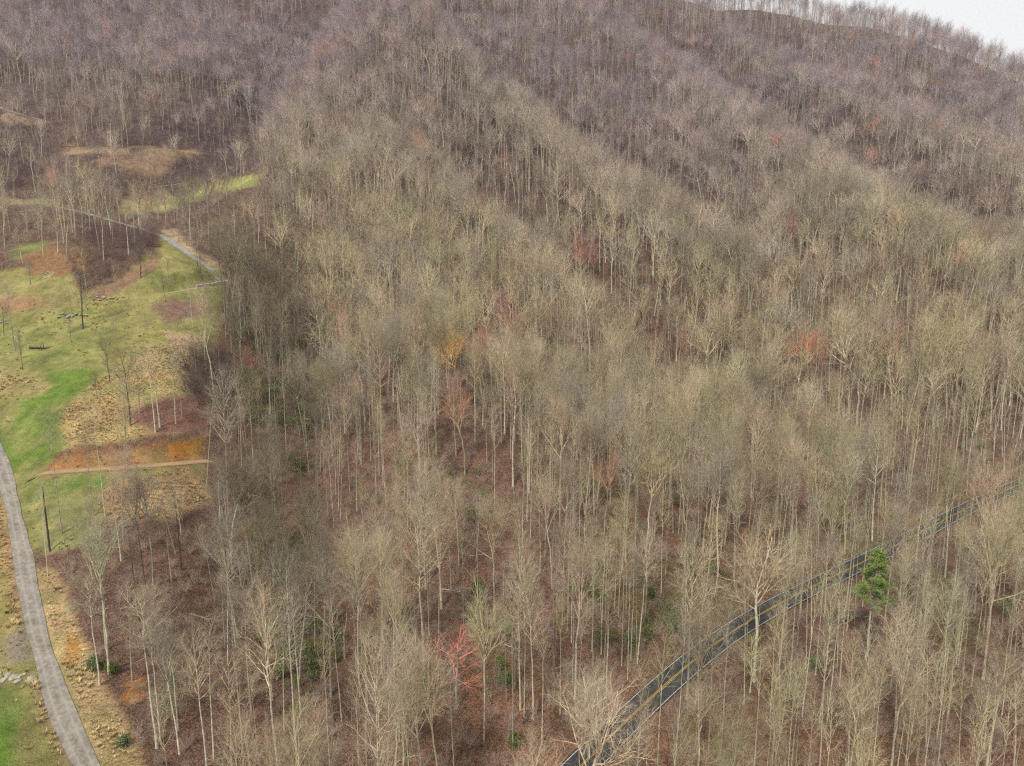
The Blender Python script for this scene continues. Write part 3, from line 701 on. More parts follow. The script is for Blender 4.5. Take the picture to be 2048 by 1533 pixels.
# --- the rest of the wood
cell = 5.6
cx, cy = np.meshgrid(np.arange(-430, 500, cell), np.arange(52, 800, cell))
cx = cx.ravel(); cy = cy.ravel()
FX = cx+rng.random(len(cx))*cell*.92; FY = cy+rng.random(len(cx))*cell*.92; FZ = gz(FX, FY)
bx, by = project(FX, FY, FZ); tx, ty = project(FX, FY, FZ+25)
keep = (bx > -330) & (bx < 2380) & (ty < 1700) & (by > -120)
dens = np.where(FY < 200, .86, .95)*np.where(FY > 230, .92, 1.)
ul = inpoly(bx, by, [(-400,150),(420,190),(560,330),(540,420),(450,580),(-400,640)]); dens[FY > 600] *= .95; dens[ul] = .45; dens[ul & (by < 290)] = .7; dens[FY > 640] = 1.
dens[inpoly(bx, by, [(150,455),(318,468),(322,505),(240,560),(170,590)])] = .25
ll = inpoly(bx, by, [(60,1100),(420,985),(470,1200),(430,1700),(100,1700)]); dens[ll] = .42
dens[inpoly(bx, by, [(60,1080),(130,1130),(205,1300),(330,1640),(235,1640),(100,1320)])] = .04
dens[inpoly(bx, by, [(-900,1330),(150,1400),(300,1640),(420,2400),(-900,2400)])] = 0
lo = (by > 1080) & (bx > 420); dens[lo] = .74
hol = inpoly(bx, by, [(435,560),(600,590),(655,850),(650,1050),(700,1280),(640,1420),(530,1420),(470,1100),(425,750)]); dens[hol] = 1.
bare = inpoly(bx, by, [(640,1150),(760,1100),(1010,1160),(1120,1330),(1080,1480),(850,1420),(700,1420),(640,1300)]); dens[bare] = .42
dens[inpoly(bx, by, [(395,815),(475,815),(455,905),(400,905)])] = 0
dens[inpoly(bx, by, [(240,400),(540,350),(560,400),(470,470),(250,460)])] = .07
dens *= np.clip(.72+1.1*(vnoise(FX, FY, 26, 61)+.5), .6, 1.15)
fr = FY < 440
dens[fr & (pdist(bx, by, MEADOW) > -3)] = 0; dens[fr & inpoly(bx, by, TERRACE)] = 0; dens[fr & inpoly(bx, by, LAWN2)] = 0
for nm, (wd, Q) in LANES.items():
    d, _, sd_ = polyd(FX, FY, Q); dens[d < wd/2+(1.8 if nm == 'road' else 1.2)] = 0
    if nm == 'road': rd, rs = d, sd_; dens[(d > 5.0) & (d < 40) & (sd_ < 0)] *= .72; dens[(d < 4.4)] = 0
hx = np.array([t['x'] for t in TREES]); hy = np.array([t['y'] for t in TREES])
near_hand = np.min(np.hypot(FX[:, None]-hx, FY[:, None]-hy), axis=1) < 3.2
keep &= (rng.random(len(FX)) < dens) & ~near_hand
kn = vnoise(FX, FY, 38, 62)+vnoise(FX, FY, 12, 63)*.5
u1 = rng.random(len(FX))
for i in np.where(keep)[0]:
    x, y = FX[i], FY[i]; q = kn[i]+(u1[i]-.5)*.9; e = (FZ[i]-20)/240
    if y > 215: q += .30
    else: q -= .14
    if y > 300: q += .05
    elif bx[i] > 1080: q -= .22
    kd = 'slim' if q < -.22 else 'poplar' if q < .02 else 'fan' if q < .30 else 'oak'
    if rd[i] < 40 and rs[i] < 0 and u1[i] < .62: kd = 'slim'
    if y > 620: kd = ['slim', 'poplar', 'fan'][int(u1[i]*2.99)]
    if ul[i]: kd = ['slim', 'fan', 'fan', 'small'][int(u1[i]*3.99)]
    if ll[i]: kd = ['slim', 'small', 'fan', 'sapling', 'slim'][int(u1[i]*4.99)]
    r = random.random(); k = int(abs(hash((int(x/30), int(y/22))))) % 7
    t1 = TINTS[(k+random.choice((0, 1, 2, 3, 4, 5))) % 7]; t2 = UPT[(k+random.choice((0, 1, 2))) % 5]
    f = float(np.clip((y-260)/230, 0, 1)); tn = t1*(1-f)+t2*f
    if random.random() < .02 and y > 190: tn = np.array((.46, .24, .16))
    tn = tn*random.choice((.62, .8, .95, 1.05, 1.18)) if y < 260 else tn*random.choice((.55, .7, .9, 1.1, 1.25))*random.uniform(.92, 1.08)
    bk = np.array(random.choice((PB, PB, GB, GB, MB_, MB_)))*(1-f*.25)*random.uniform(.85, 1.1)
    s = random.choice((.72, .9, 1., 1.05, 1.15))*random.uniform(.93, 1.07)*(.84 if ul[i] else .8 if ll[i] else 1.)
    H = {'poplar': 27., 'oak': 23., 'slim': 22., 'fan': 25., 'small': 11., 'sapling': 9.}[kd]*s*(1-.16*float(sstep(300, 600, y)))
    tn = (tn*.94+tn.mean()*.06)*np.array((1.04, .985, 1.)); bk = bk*np.array((1.03, .985, .97))
    if 600 < bx[i] < 1180 and by[i] > 1020: tn = tn*.55+np.array((.46, .335, .26))*.45
    if hol[i] and y > 95: tn = tn*.5; bk = bk*.55  # shade of the hollow put into twig and bark colour
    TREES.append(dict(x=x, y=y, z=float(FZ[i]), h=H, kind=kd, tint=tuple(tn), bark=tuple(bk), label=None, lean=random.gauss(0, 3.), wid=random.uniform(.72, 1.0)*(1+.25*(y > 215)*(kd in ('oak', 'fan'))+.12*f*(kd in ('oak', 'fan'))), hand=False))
cell = 5.2
cx, cy = np.meshgrid(np.arange(-110, 470, cell), np.arange(70, 780, cell)); cx = cx.ravel(); cy = cy.ravel()
SX = cx+rng.random(len(cx))*cell; SY = cy+rng.random(len(cx))*cell; SZ = gz(SX, SY); sx_, sy_ = project(SX, SY, SZ)
sden = .72*sstep(-.3, .25, vnoise(SX, SY, 34, 81)+.15)*np.where(sx_ > 1050, 1., .7)
for nm, (wd, Q) in LANES.items():
    d, _, _ = polyd(SX, SY, Q); sden[d < wd/2+1.6] = 0
sden[(sx_ < 480) | (sx_ > 2300) | ((sx_ < 640) & (sy_ < 560))] = 0; sden[(sy_ > 1100) & (sx_ < 1100)] *= .6
pp = at(1730, 1317); sden[np.hypot(SX-pp[0], (SY-pp[1])) < 6] = 0
for i in np.where(rng.random(len(SX)) < sden)[0]:
    s = random.uniform(.85, 1.2); fq = float(np.clip((SY[i]-260)/200, 0, 1)); tn = (TINTS[random.randrange(7)]*(1-fq)+UPT[random.randrange(5)]*fq)*random.uniform(.8, 1.1); bk = np.array(random.choice((PB, GB, GB, MB_)))
    TREES.append(dict(x=SX[i], y=SY[i], z=float(SZ[i]), h=22*s*(1-.16*float(sstep(300, 600, SY[i]))), kind='slim', tint=tuple(tn), bark=tuple(bk), label=None, lean=random.gauss(0, 1.2), wid=random.uniform(.6, .9), hand=False))
CLR = [t for t in TREES if t.get('clear')]
TREES = [t for t in TREES if t['hand'] or not any(abs(t['x']-c['x']*t['y']/c['y']) < 4.5*c['wid'] and -15 < t['y']-c['y'] < 4 for c in CLR)]
TREES = [t for t in TREES if t['hand'] or not (abs(t['x']-pp[0]*t['y']/pp[1]) < 4.2 and -26 < t['y']-pp[1] < 5)]
print('trees', len(TREES))
for t in TREES:
    t['px'], t['py'] = [float(v) for v in project(t['x'], t['y'], t['z'])]
    t['tx'], t['ty'] = [float(v) for v in project(t['x'], t['y'], t['z']+t['h'])]
    inv = 0 < t['tx'] < 2048 and t['ty'] < 1500 and t['py'] > 40
    vis = min(t['py'], 1533)-max(t['ty'], 0)
    t['big'] = (1e6 if t['hand'] else 0)+vis if inv or t['hand'] else -1
    t['v'] = random.randrange(9)
    if t['hand'] and t['kind'] == 'slim': t['wid'] = max(1.45 if t['px'] < 380 else 1.1, t['wid'])
order = sorted(range(len(TREES)), key=lambda i: -TREES[i]['big'])
IND = [TREES[i] for i in order[:290]]; REST = [TREES[i] for i in order[290:]]
print('smallest individual', IND[-1]['big'])
# --- labels for the ones no list names: by look and by the nearest thing one can find
MARKS = [('the green pine', 1740, 1230), ('the pole by the gravel road', 95, 1060), ('the red-budded coral tree', 912, 1330), ('the broad orange-tan crowned tree', 1510, 1200),
         ('the lower end of the road', 1150, 1530), ('the upper end of the road', 2040, 968), ('the rust-brown crowned tree', 1212, 960),
         ('the light green bush', 848, 1365), ('the dark lower left hollow', 580, 1160), ('the bottom right corner', 2048, 1533), ('the bend of the road', 1440, 1280),
         ('the close pale pair bottom left', 318, 1450), ('the golden field corner', 405, 985), ('the small bright orange crown', 928, 830), ('the middle of the right edge', 2048, 766),
         ('the small right-edge evergreen', 2010, 1215), ('the straight pale pole-like tree', 1041, 1380), ('the hemlock shrub', 345, 1400), ('the bottom edge middle', 1024, 1533)]
LOOK = {'poplar': 'tall straight-trunked bare tree', 'oak': 'round-crowned bare tree', 'slim': 'slim pole-like bare tree', 'fan': 'fan-crowned bare tree', 'small': 'low bushy bare tree', 'sapling': 'short bare sapling'}
ORD = ['nearest to it', 'second nearest', 'third nearest', 'fourth nearest', 'fifth nearest', 'sixth nearest', 'seventh nearest', 'eighth nearest', 'ninth nearest', 'tenth nearest', 'eleventh nearest', 'twelfth nearest']
buck = {}
for t in IND:
    if t['label']: continue
    X, Y_ = t['px'], min(t['py'], 1533)
    d = [math.hypot(X-m[1], Y_-m[2]) for m in MARKS]; k = int(np.argmin(d)); m = MARKS[k]
    a = math.degrees(math.atan2(-(Y_-m[2]), X-m[1])) % 360
    dr = ['right of', 'upper right of', 'above', 'upper left of', 'left of', 'lower left of', 'below', 'lower right of'][int(((a+22.5) % 360)//45)]
    buck.setdefault((k, dr, t['kind']), []).append((d[k], t))
for (k, dr, kd), L in buck.items():
    L.sort(key=lambda a: a[0])
    for j, (_, t) in enumerate(L):
        t['label'] = f"{LOOK[kd]} {dr} {MARKS[k][0]}" + ('' if len(L) == 1 else ', '+ORD[min(j, 11)].replace(' to it', ''))

def place_tree(t):
    P = PROTO[t['kind']]; tr, cr, H, _ = P[t['v'] % len(P)]
    s = t['h']/H
    o = empty('bare_tree', (t['x'], t['y'], t['z']), (t['v']*37+t['x']) % 6.28)
    o.rotation_euler = (R(t['lean']), R(t['lean']*.6), o.rotation_euler[2])
    o.scale = (s*t['wid'], s*t['wid'], s)
    tag(o, t['label'], 'tree', 'bare trees of the wood' if not t['hand'] else None)
    for nm, me in (('trunk', tr), ('crown', cr)):
        c = bpy.data.objects.new(nm, me); col.objects.link(c); c.parent = o
        c['tint'] = [float(a) for a in t['tint']]; c['bark'] = [float(a) for a in t['bark']]
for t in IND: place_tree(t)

# --- one object for a wood nobody could count: points that carry the meshes
def stuff(name, pts, idx, rot, scl, attrs, meshes, label, cat):
    pc = bpy.data.collections.new(name+'_kinds')
    for k, me in enumerate(meshes):
        pc.objects.link(bpy.data.objects.new(f'kind_{k:02d}', me))
    me = bpy.data.meshes.new(name); me.vertices.add(len(pts)); me.vertices.foreach_set('co', np.asarray(pts, np.float32).ravel())
    def av(n, ty, f, d): a = me.attributes.new(n, ty, 'POINT'); a.data.foreach_set(f, np.asarray(d).ravel())
    av('idx', 'INT', 'value', np.asarray(idx, np.int32)); av('rot', 'FLOAT_VECTOR', 'vector', np.asarray(rot, np.float32)); av('scl', 'FLOAT_VECTOR', 'vector', np.asarray(scl, np.float32))
    for n, d in attrs.items(): av(n, 'FLOAT_VECTOR', 'vector', np.asarray(d, np.float32))
    o = link(name, me); tag(o, label, cat, kind='stuff')
    ng = bpy.data.node_groups.new(name, 'GeometryNodeTree')
    ng.interface.new_socket('Geometry', in_out='INPUT', socket_type='NodeSocketGeometry'); ng.interface.new_socket('Geometry', in_out='OUTPUT', socket_type='NodeSocketGeometry')
    gi = ng.nodes.new('NodeGroupInput'); go = ng.nodes.new('NodeGroupOutput')
    mp = ng.nodes.new('GeometryNodeMeshToPoints'); ip = ng.nodes.new('GeometryNodeInstanceOnPoints'); ci = ng.nodes.new('GeometryNodeCollectionInfo')
    ci.inputs['Collection'].default_value = pc; ci.inputs['Separate Children'].default_value = True; ci.inputs['Reset Children'].default_value = True
    def na(n, dt): a = ng.nodes.new('GeometryNodeInputNamedAttribute'); a.data_type = dt; a.inputs['Name'].default_value = n; return a.outputs['Attribute']
    L = ng.links.new
    L(gi.outputs[0], mp.inputs['Mesh']); L(mp.outputs[0], ip.inputs['Points']); L(ci.outputs[0], ip.inputs['Instance'])
    ip.inputs['Pick Instance'].default_value = True
    L(na('idx', 'INT'), ip.inputs['Instance Index']); L(na('rot', 'FLOAT_VECTOR'), ip.inputs['Rotation']); L(na('scl', 'FLOAT_VECTOR'), ip.inputs['Scale'])
    L(ip.outputs[0], go.inputs[0])
    md = o.modifiers.new('scatter', 'NODES'); md.node_group = ng
    return o
def proto_index(kd, v): P = PROTO[kd]; return P[v % len(P)][3]
pts, ix, rt, sc_, ti, ba = [], [], [], [], [], []
NP = len(NEARM)
for t in REST:
    d = math.hypot(t['x'], t['y']); P = PROTO[t['kind']]; s = t['h']/P[0][2]
    pts.append((t['x'], t['y'], t['z'])); ix.append(proto_index(t['kind'], t['v'])+(NP if d > 215 else 0))
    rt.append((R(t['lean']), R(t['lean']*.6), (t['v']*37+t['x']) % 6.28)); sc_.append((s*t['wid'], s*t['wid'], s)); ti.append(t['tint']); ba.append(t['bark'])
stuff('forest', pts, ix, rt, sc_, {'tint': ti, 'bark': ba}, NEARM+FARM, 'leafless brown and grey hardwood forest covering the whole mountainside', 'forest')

# ------------------------------------------------------------------ undergrowth, tufts
def make_shrub(seed, stems=11, Hs=3.):
    g = np.random.default_rng(seed); A = Acc()
    d = unit(np.stack([g.normal(0, .42, stems), g.normal(0, .42, stems), np.ones(stems)], 1)); n = 5
    P = np.zeros((stems, n, 3)); P[:, 0, :2] = g.normal(0, .25, (stems, 2)); P[:, 0, 2] = -.2
    for j in range(1, n):
        d = unit(d+g.normal(0, .13, d.shape)+np.array([0, 0, .04])); P[:, j] = P[:, j-1]+d*(Hs*(.7+.5*g.random((stems, 1)))/(n-1))
    Rd = .022*np.linspace(1, .3, n)[None]*(.7+.6*g.random((stems, 1))); A.add(*tubes(P, Rd, 3))
    L2, R2, l2 = grow(P, Rd, 8, .2, 1., lambda t: R(45)+0*t, lambda t: Hs*(.30-.1*t), .014, 3, .06, .15, g); A.add(*tubes(L2, R2, 3))
    L3, R3, _ = grow(L2, R2, 4, .2, 1., lambda t: R(42)+0*t, lambda t: Hs*.14+0*t, .011, 2, .05, .15, g); A.add(*tubes(L3, R3, 3))
    return A.mesh('brush', [M_TWIG])
SHR = [make_shrub(500+k) for k in range(4)]
cell = 3.3
cx, cy = np.meshgrid(np.arange(-330, 300, cell), np.arange(55, 520, cell)); cx = cx.ravel(); cy = cy.ravel()
BX = cx+rng.random(len(cx))*cell; BY = cy+rng.random(len(cx))*cell; BZ = gz(BX, BY); bx, by = project(BX, BY, BZ)
dn = np.where(BY < 300, .92, .45)*np.clip(.35+1.5*(vnoise(BX, BY, 17, 71)+.5), .2, 1.5)
dn[BY > 440] *= .8
thk = inpoly(bx, by, [(368,720),(385,690),(455,690),(462,800),(430,830),(385,810)]) | inpoly(bx, by, [(190,455),(315,470),(322,500),(235,560),(150,590),(130,545),(160,480)]) | inpoly(bx, by, [(-100,230),(90,250),(110,330),(60,380),(-100,390)])
dn[thk] = 1.0
dn[inpoly(bx, by, [(120,905),(260,880),(400,862),(405,876),(300,895),(110,935)])] = .8
mdm = (pdist(bx, by, MEADOW) > -2) & (BY < 440) & ~thk; edge = mdm & (by > 870) & (by < 945) & (by < 935-(bx-100)*.14) & (by > 905-(bx-120)*.16); dn[mdm & ~edge] = 0; dn[edge] = .7
dn[inpoly(bx, by, TERRACE) | inpoly(bx, by, LAWN2)] = 0
dn[inpoly(bx, by, [(70,1130),(110,1140),(160,1270),(230,1400),(330,1640),(235,1640),(100,1320)])] = .08
for nm, (wd, Q) in LANES.items():
    d, _, _ = polyd(BX, BY, Q); dn[d < wd/2+(1.3 if nm == 'road' else .9)] = 0
kp = (rng.random(len(BX)) < dn) & (bx > -300) & (bx < 2350) & (by < 1900)
BX, BY, BZ, thk_ = BX[kp], BY[kp], BZ[kp], thk[kp]; n = len(BX)
s = rng.uniform(.45, 1.25, n)*np.where(thk_, 1.55, 1.); s[edge[kp]] *= .45
bt = np.array([(.44,.325,.265),(.45,.34,.27),(.38,.28,.23),(.42,.34,.24),(.35,.31,.22)])[rng.integers(0, 5, n)]
bt = np.where(thk_[:, None], np.array((.17, .115, .105)), bt)*rng.uniform(.8, 1.2, (n, 1))
print('brush', n)
stuff('brush', np.stack([BX, BY, BZ], 1), rng.integers(0, 4, n), np.stack([0*s, 0*s, rng.random(n)*6.28], 1), np.stack([s, s, s*rng.uniform(.8, 1.2, n)], 1), {'tint': bt, 'bark': bt}, SHR, 'leafless pinkish brown brush and saplings under the trees', 'undergrowth')
def make_tuft(seed):
    g = np.random.default_rng(seed); k = 16; a = g.random(k)*6.28; L = g.uniform(.35, .8, k); V = []; Fq = []
    for i in range(k):
        c, s_ = math.cos(a[i]), math.sin(a[i]); r = g.random()*.18; o = np.array([c*r, s_*r, 0]); e = o+np.array([c*L[i]*.55, s_*L[i]*.55, L[i]*.8]); m = (o+e)/2+np.array([0, 0, .08]); p = np.array([-s_, c, 0])*.035
        b = len(V); V += [o-p, o+p, m+p, m-p, e+p*.3, e-p*.3]; Fq += [(b, b+1, b+2, b+3), (b+3, b+2, b+4, b+5)]
    return mesh_np('tuft', V, Fq, [M_DEADGRASS])
TUF = [make_tuft(900+k) for k in range(3)]
cell = .62
cx, cy = np.meshgrid(np.arange(-150, -25, cell), np.arange(58, 215, cell)); cx = cx.ravel(); cy = cy.ravel()
GXx = cx+rng.random(len(cx))*cell; GYy = cy+rng.random(len(cx))*cell; GZz = gz(GXx, GYy); bx, by = project(GXx, GYy, GZz)
ci_ = np.clip(np.searchsorted(gx, GXx), 0, nx-1); cj_ = np.clip(np.searchsorted(gy, GYy), 0, ny-1); cc = COL[cj_, ci_]
gold = (cc[:, 0] > .33) & (cc[:, 1] > .22) & (LIT[cj_, ci_] < .5)
kp = (gold | ((LIT[cj_, ci_] < .4) & (cc[:, 0] > .26) & (rng.random(len(bx)) < .12))) & (bx > -200) & (bx < 600) & (by < 1700)
for nm, (wd, Q) in LANES.items():
    d, _, _ = polyd(GXx, GYy, Q); kp &= d > wd/2+.5
x_, y_, z_, c_ = GXx[kp], GYy[kp], GZz[kp], cc[kp]; n = len(x_); s = rng.uniform(.3, 1., n)*np.clip(1+1.2*vnoise(x_, y_, 5, 51), .4, 1.6); print('tufts', n)
stuff('dry_grass', np.stack([x_, y_, z_], 1), rng.integers(0, 3, n), np.stack([0*s, 0*s, rng.random(n)*6.28], 1), np.stack([s, s, s], 1), {'tint': np.clip(c_*rng.uniform(.8, 1.35, (n, 1)), 0, .6)}, TUF, 'straw-coloured dead grass tufts on the bank and meadow edges', 'grass')

# ------------------------------------------------------------------ single things
def scatter_leaves(ctr, rad, cnt, size, g, flat=.5):
    """cnt leaf-sized quads round the points ctr (N,3) with spread rad (N,)"""
    N_ = len(ctr); idx = np.repeat(np.arange(N_), cnt); n = len(idx)
    p = ctr[idx]+unit(g.normal(0, 1, (n, 3)))*(rad[idx]*g.random(n)**.5)[:, None]*np.array([1, 1, flat])
    a = unit(g.normal(0, 1, (n, 3))+np.array([0, 0, .3])); b = unit(np.cross(a, g.normal(0, 1, (n, 3)))); s = size*(.6+.8*g.random(n))[:, None]
    V = np.stack([p-b*s*.22, p+a*s*.5-b*s*.3, p+a*s, p+a*s*.5+b*s*.3], 1).reshape(-1, 3)
    return V, np.arange(n*4).reshape(-1, 4)
def green_pine():
    p = at(1730, 1317); h = fit_h(p, 1106); g = np.random.default_rng(3); o = empty('pine_tree', p)
    tag(o, 'bright green pine tree with a bare lower trunk beside the road', 'tree')
    o.rotation_euler = (0, R(2.2), 0)
    n = 9; P = np.zeros((1, n, 3)); P[0, :, 2] = np.linspace(-1, h, n); P[0, 1:-1, :2] = g.normal(0, .08, (n-2, 2))
    Rd = np.linspace(.27, .04, n)[None]; A = Acc(); A.add(*tubes(P, Rd, 8)); link('trunk', A.mesh('trunk', [M_PBARK]), o)
    D, DR, _ = grow(P, Rd, 26, .22, .62, lambda t: R(86)+0*t, lambda t: 1.5+0*t, .03, 4, -.03, .08, g); A = Acc(); A.add(*tubes(D, DR, 3)); link('dead_branches', A.mesh('dead_branches', [M_PBARK]), o)
    B, BR, bl = grow(P, Rd, 54, .54, .985, lambda t: R(82)-R(45)*np.clip((t-.6)/.4, 0, 1), lambda t: h*(.02+.135*np.clip((1.01-t)/.45, 0, 1)**.9), .06, 5, .03, .06, g)
    B2, BR2, _ = grow(B, BR, 6, .25, 1., lambda t: R(48)+0*t, lambda t: 1.0-.3*t, .02, 3, .06, .1, g)
    A = Acc(); A.add(*tubes(B, BR, 3)); A.add(*tubes(B2, BR2, 3)); link('branches', A.mesh('branches', [M_PBARK]), o)
    ctr = np.concatenate([B2[:, 1], B2[:, 2], B[:, 3], B[:, 4]])
    A = Acc(); A.add(*scatter_leaves(ctr, np.full(len(ctr), .40), 38, .17, g, .5)); link('crown', A.mesh('needles', [M_NEEDLE], smooth=False), o)
green_pine()
def evergreen(px, py, h, wd, m, label, name='evergreen_shrub', cat='shrub', seed=0, cone=False, cnt=36, size=.2):
    p = at(px, py); g = np.random.default_rng(seed+int(px)); o = empty(name, p); tag(o, label, cat)
    P = np.zeros((3, 5, 3)); d = unit(np.stack([g.normal(0, .25, 3), g.normal(0, .25, 3), np.ones(3)], 1))
    if cone: P = P[:1]; d = np.array([[0, 0, 1.]])
    P[:, 0, 2] = -.3
    for j in range(1, 5): P[:, j] = P[:, j-1]+d*h*(1.04 if cone else .85)/4+g.normal(0, .03, (len(P), 3))
    Rd = (.03+.01*h)*np.linspace(1, .3, 5)[None]*np.ones((len(P), 1)); A = Acc(); A.add(*tubes(P, Rd, 5))
    B, BR, _ = grow(P, Rd, int(14+h*3), .12, 1., lambda t: R(75)-R(25)*t, (lambda t: wd*.5*(1.12-t)) if cone else (lambda t: wd*.42*(1.15-.6*t)), .02, 4, .02, .1, g); A.add(*tubes(B, BR, 3))
    link('stem', A.mesh('stem', [M_PBARK]), o)
    ctr = np.concatenate([B[:, 1], B[:, 2], B[:, 3]]); A = Acc(); A.add(*scatter_leaves(ctr, np.full(len(ctr), .22+wd*.13), int(cnt*.42), size, g, .7)); link('foliage', A.mesh('foliage', [m], smooth=False), o)
for k, a in enumerate([
    (225, 1345, 1.9, 1.7, M_DARKLEAF, 'small dark evergreen shrub at the foot of a pale tree near the gravel road'),
    (345, 1440, 7.5, 7.0, M_HEMLOCK, 'large grey-green hemlock behind the close pair of pale trees', 'hemlock_tree', 'tree', 1, True),
    (190, 1335, 2.0, 2.2, M_HEMLOCK, 'loose greyish green shrub on the bank left of the small dark evergreen'),
    (848, 1395, 4.8, 2.2, M_NEEDLE, 'light green slender young pine left of the red-budded tree', 'young_pine', 'tree', 1, True),
    (1003, 1335, 1.8, 2.6, M_DARKLEAF, 'dark green low shrub, upper one of two right of the red-budded tree'),
    (1010, 1365, 2.0, 2.8, M_HEMLOCK, 'bright green low shrub, lower one of two right of the red-budded tree'),
    (1012, 1265, 3.4, 2.6, M_HEMLOCK, 'green shrub on the slope below a dark trunk, above the two low shrubs'),
    (957, 1180, 2.2, 2.2, M_DARKLEAF, 'small dark green shrub on the red leaf slope'),
    (1208, 1140, 3.2, 2.4, M_DARKLEAF, 'dark green shrub under tall trees above the road middle'),
    (1135, 1105, 2.6, 2.2, M_DARKLEAF, 'dark green shrub left of the one above the road middle'),
    (1300, 1195, 3.0, 2.8, M_DARKLEAF, 'dark green shrub at the foot of a tall trunk near the road bend'),
    (1270, 1290, 3.2, 5.0, M_HEMLOCK, 'wide olive-green low shrub in the hollow above the road bend'),
    (1340, 1250, 2.6, 4.0, M_HEMLOCK, 'olive-green low shrub right of the wide one above the road bend'),
    (2012, 1232, 4.2, 3.2, M_NEEDLE, 'small bushy evergreen at the right edge beyond the pine', 'young_pine', 'tree', 1, True),
    (1028, 1490, 1.8, 2.2, M_DARKLEAF, 'small dark green shrub near the bottom edge below the straight pole-like tree'),
    (478, 1000, 3.0, 2.6, M_DARKLEAF, 'small dark green shrub inside the left edge of the wood'),
    (1630, 1335, 2.4, 3.2, M_HEMLOCK, 'olive shrub under the trees left of the pine foot'),
    (250, 1490, 1.3, 1.8, M_HEMLOCK, 'low light green shrub at the top of the straw bank by the gravel road'),
    (1735, 195, 8, 7, M_DARKLEAF, 'dark evergreen tree high on the far right slope', 'evergreen_tree', 'tree', 1, True, 40, .5),
    (1604, 215, 9, 5, M_DARKLEAF, 'narrow dark evergreen left of the other dark one on the far slope', 'evergreen_tree', 'tree', 1, True, 40, .5),
    (470, 185, 13, 8, M_DARKLEAF, 'dark evergreen tree in the gully of the upper left slope', 'evergreen_tree', 'tree', 1, True, 40, .5),
    (485, 215, 9, 7, M_DARKLEAF, 'lower dark evergreen tree just below another in the upper left gully', 'evergreen_tree', 'tree', 1, True, 40, .5),
    (150, 100, 9, 9, M_DARKLEAF, 'dark evergreen tree high in the upper left of the slope', 'evergreen_tree', 'tree', 1, True, 40, .5)]):
    evergreen(*a)
def utility_pole():
    p = at(100, 1103); h = fit_h(p, 972); o = empty('utility_pole', p); tag(o, 'dark weathered wooden pole standing on the grass beside the gravel road', 'pole')
    A = Acc(); P = np.array([[[0, 0, -.5], [0, 0, h*.5], [0, 0, h]]]); A.add(*tubes(P, np.array([[.19, .16, .12]]), 10)); link('pole', A.mesh('pole', [M_POLE]), o)
    A = Acc(); P = np.array([[[0, -.13, h-1.6], [0, -.13, h-.9]]]); A.add(*tubes(P, np.array([[.07, .07]]), 6)); P = np.array([[[0, 0, h-.02], [0, 0, h+.12], [0, 0, h+.25]]]); A.add(*tubes(P, np.array([[.04, .09, .03]]), 8)); link('insulator', A.mesh('insulator', [M_METAL]), o)
utility_pole()
def rock_mesh(seed, m):
    import bmesh
    g = np.random.default_rng(seed); bm = bmesh.new(); bmesh.ops.create_icosphere(bm, subdivisions=2, radius=.5)
    ax = g.uniform(.6, 1.3, 3); ax[2] *= .65; pl = [(unit(g.normal(0, 1, 3)), g.uniform(.28, .42)) for _ in range(9)]
    for v in bm.verts:
        c = np.array(v.co)
        for nrm, d in pl:
            e = c@nrm
            if e > d: c = c-nrm*(e-d)
        v.co = c*ax*1.25+g.normal(0, .012, 3)
    me = bpy.data.meshes.new('rock'); bm.to_mesh(me); bm.free(); me.materials.append(m); return me
RK = [rock_mesh(k, M_STONE) for k in range(5)]; RKP = [rock_mesh(20+k, M_PALESTONE) for k in range(4)]
PLACE = ['leftmost', 'second from the left', 'third from the left', 'fourth from the left', 'fifth from the left', 'sixth from the left', 'seventh from the left', 'eighth from the left', 'ninth from the left', 'tenth from the left', 'eleventh from the left', 'twelfth from the left', 'thirteenth from the left', 'fourteenth from the left', 'fifteenth from the left', 'rightmost']
def rocks(n, px, py, sx, sy, s0, s1, pool, label, group):
    xs = sorted(px+sx*(-1+2*(k+random.uniform(.15, .85))/n) for k in range(n))
    for k, x in enumerate(xs):
        p = at(x, py+random.uniform(-sy, sy)); s = random.uniform(s0, s1)
        o = bpy.data.objects.new('boulder', random.choice(pool)); col.objects.link(o); o.location = (p[0], p[1], p[2]+s*.12); o.scale = (s*1.2, s, s); o.rotation_euler = (random.uniform(-.3, .3), random.uniform(-.3, .3), random.uniform(0, 6))
        tag(o, label+', '+('rightmost' if k == n-1 else PLACE[k]), 'boulder', group)
rocks(15, 30, 1356, 36, 8, .4, .95, RKP, 'pale boulder in the row left of the gravel road', 'boulders beside the gravel road')
rocks(12, 143, 632, 30, 4, .5, 1.1, RK, 'grey boulder in the heap below the farm track', 'boulders below the farm track')
rocks(15, 225, 598, 40, 4, .4, .8, RKP, 'tan stone in the row above the farm track', 'stones along the farm track')
rocks(6, 6, 645, 10, 5, .5, 1., RK, 'dark boulder at the left end of the farm track', 'boulders at the meadow left edge')
rocks(7, 95, 547, 14, 3, .4, .8, RK, 'dark stone in the heap on the lower lawn', 'stones on the lower lawn')
rocks(6, 420, 364, 14, 3, .5, 1., RK, 'grey stone on the green terrace rim', 'stones on the terrace')
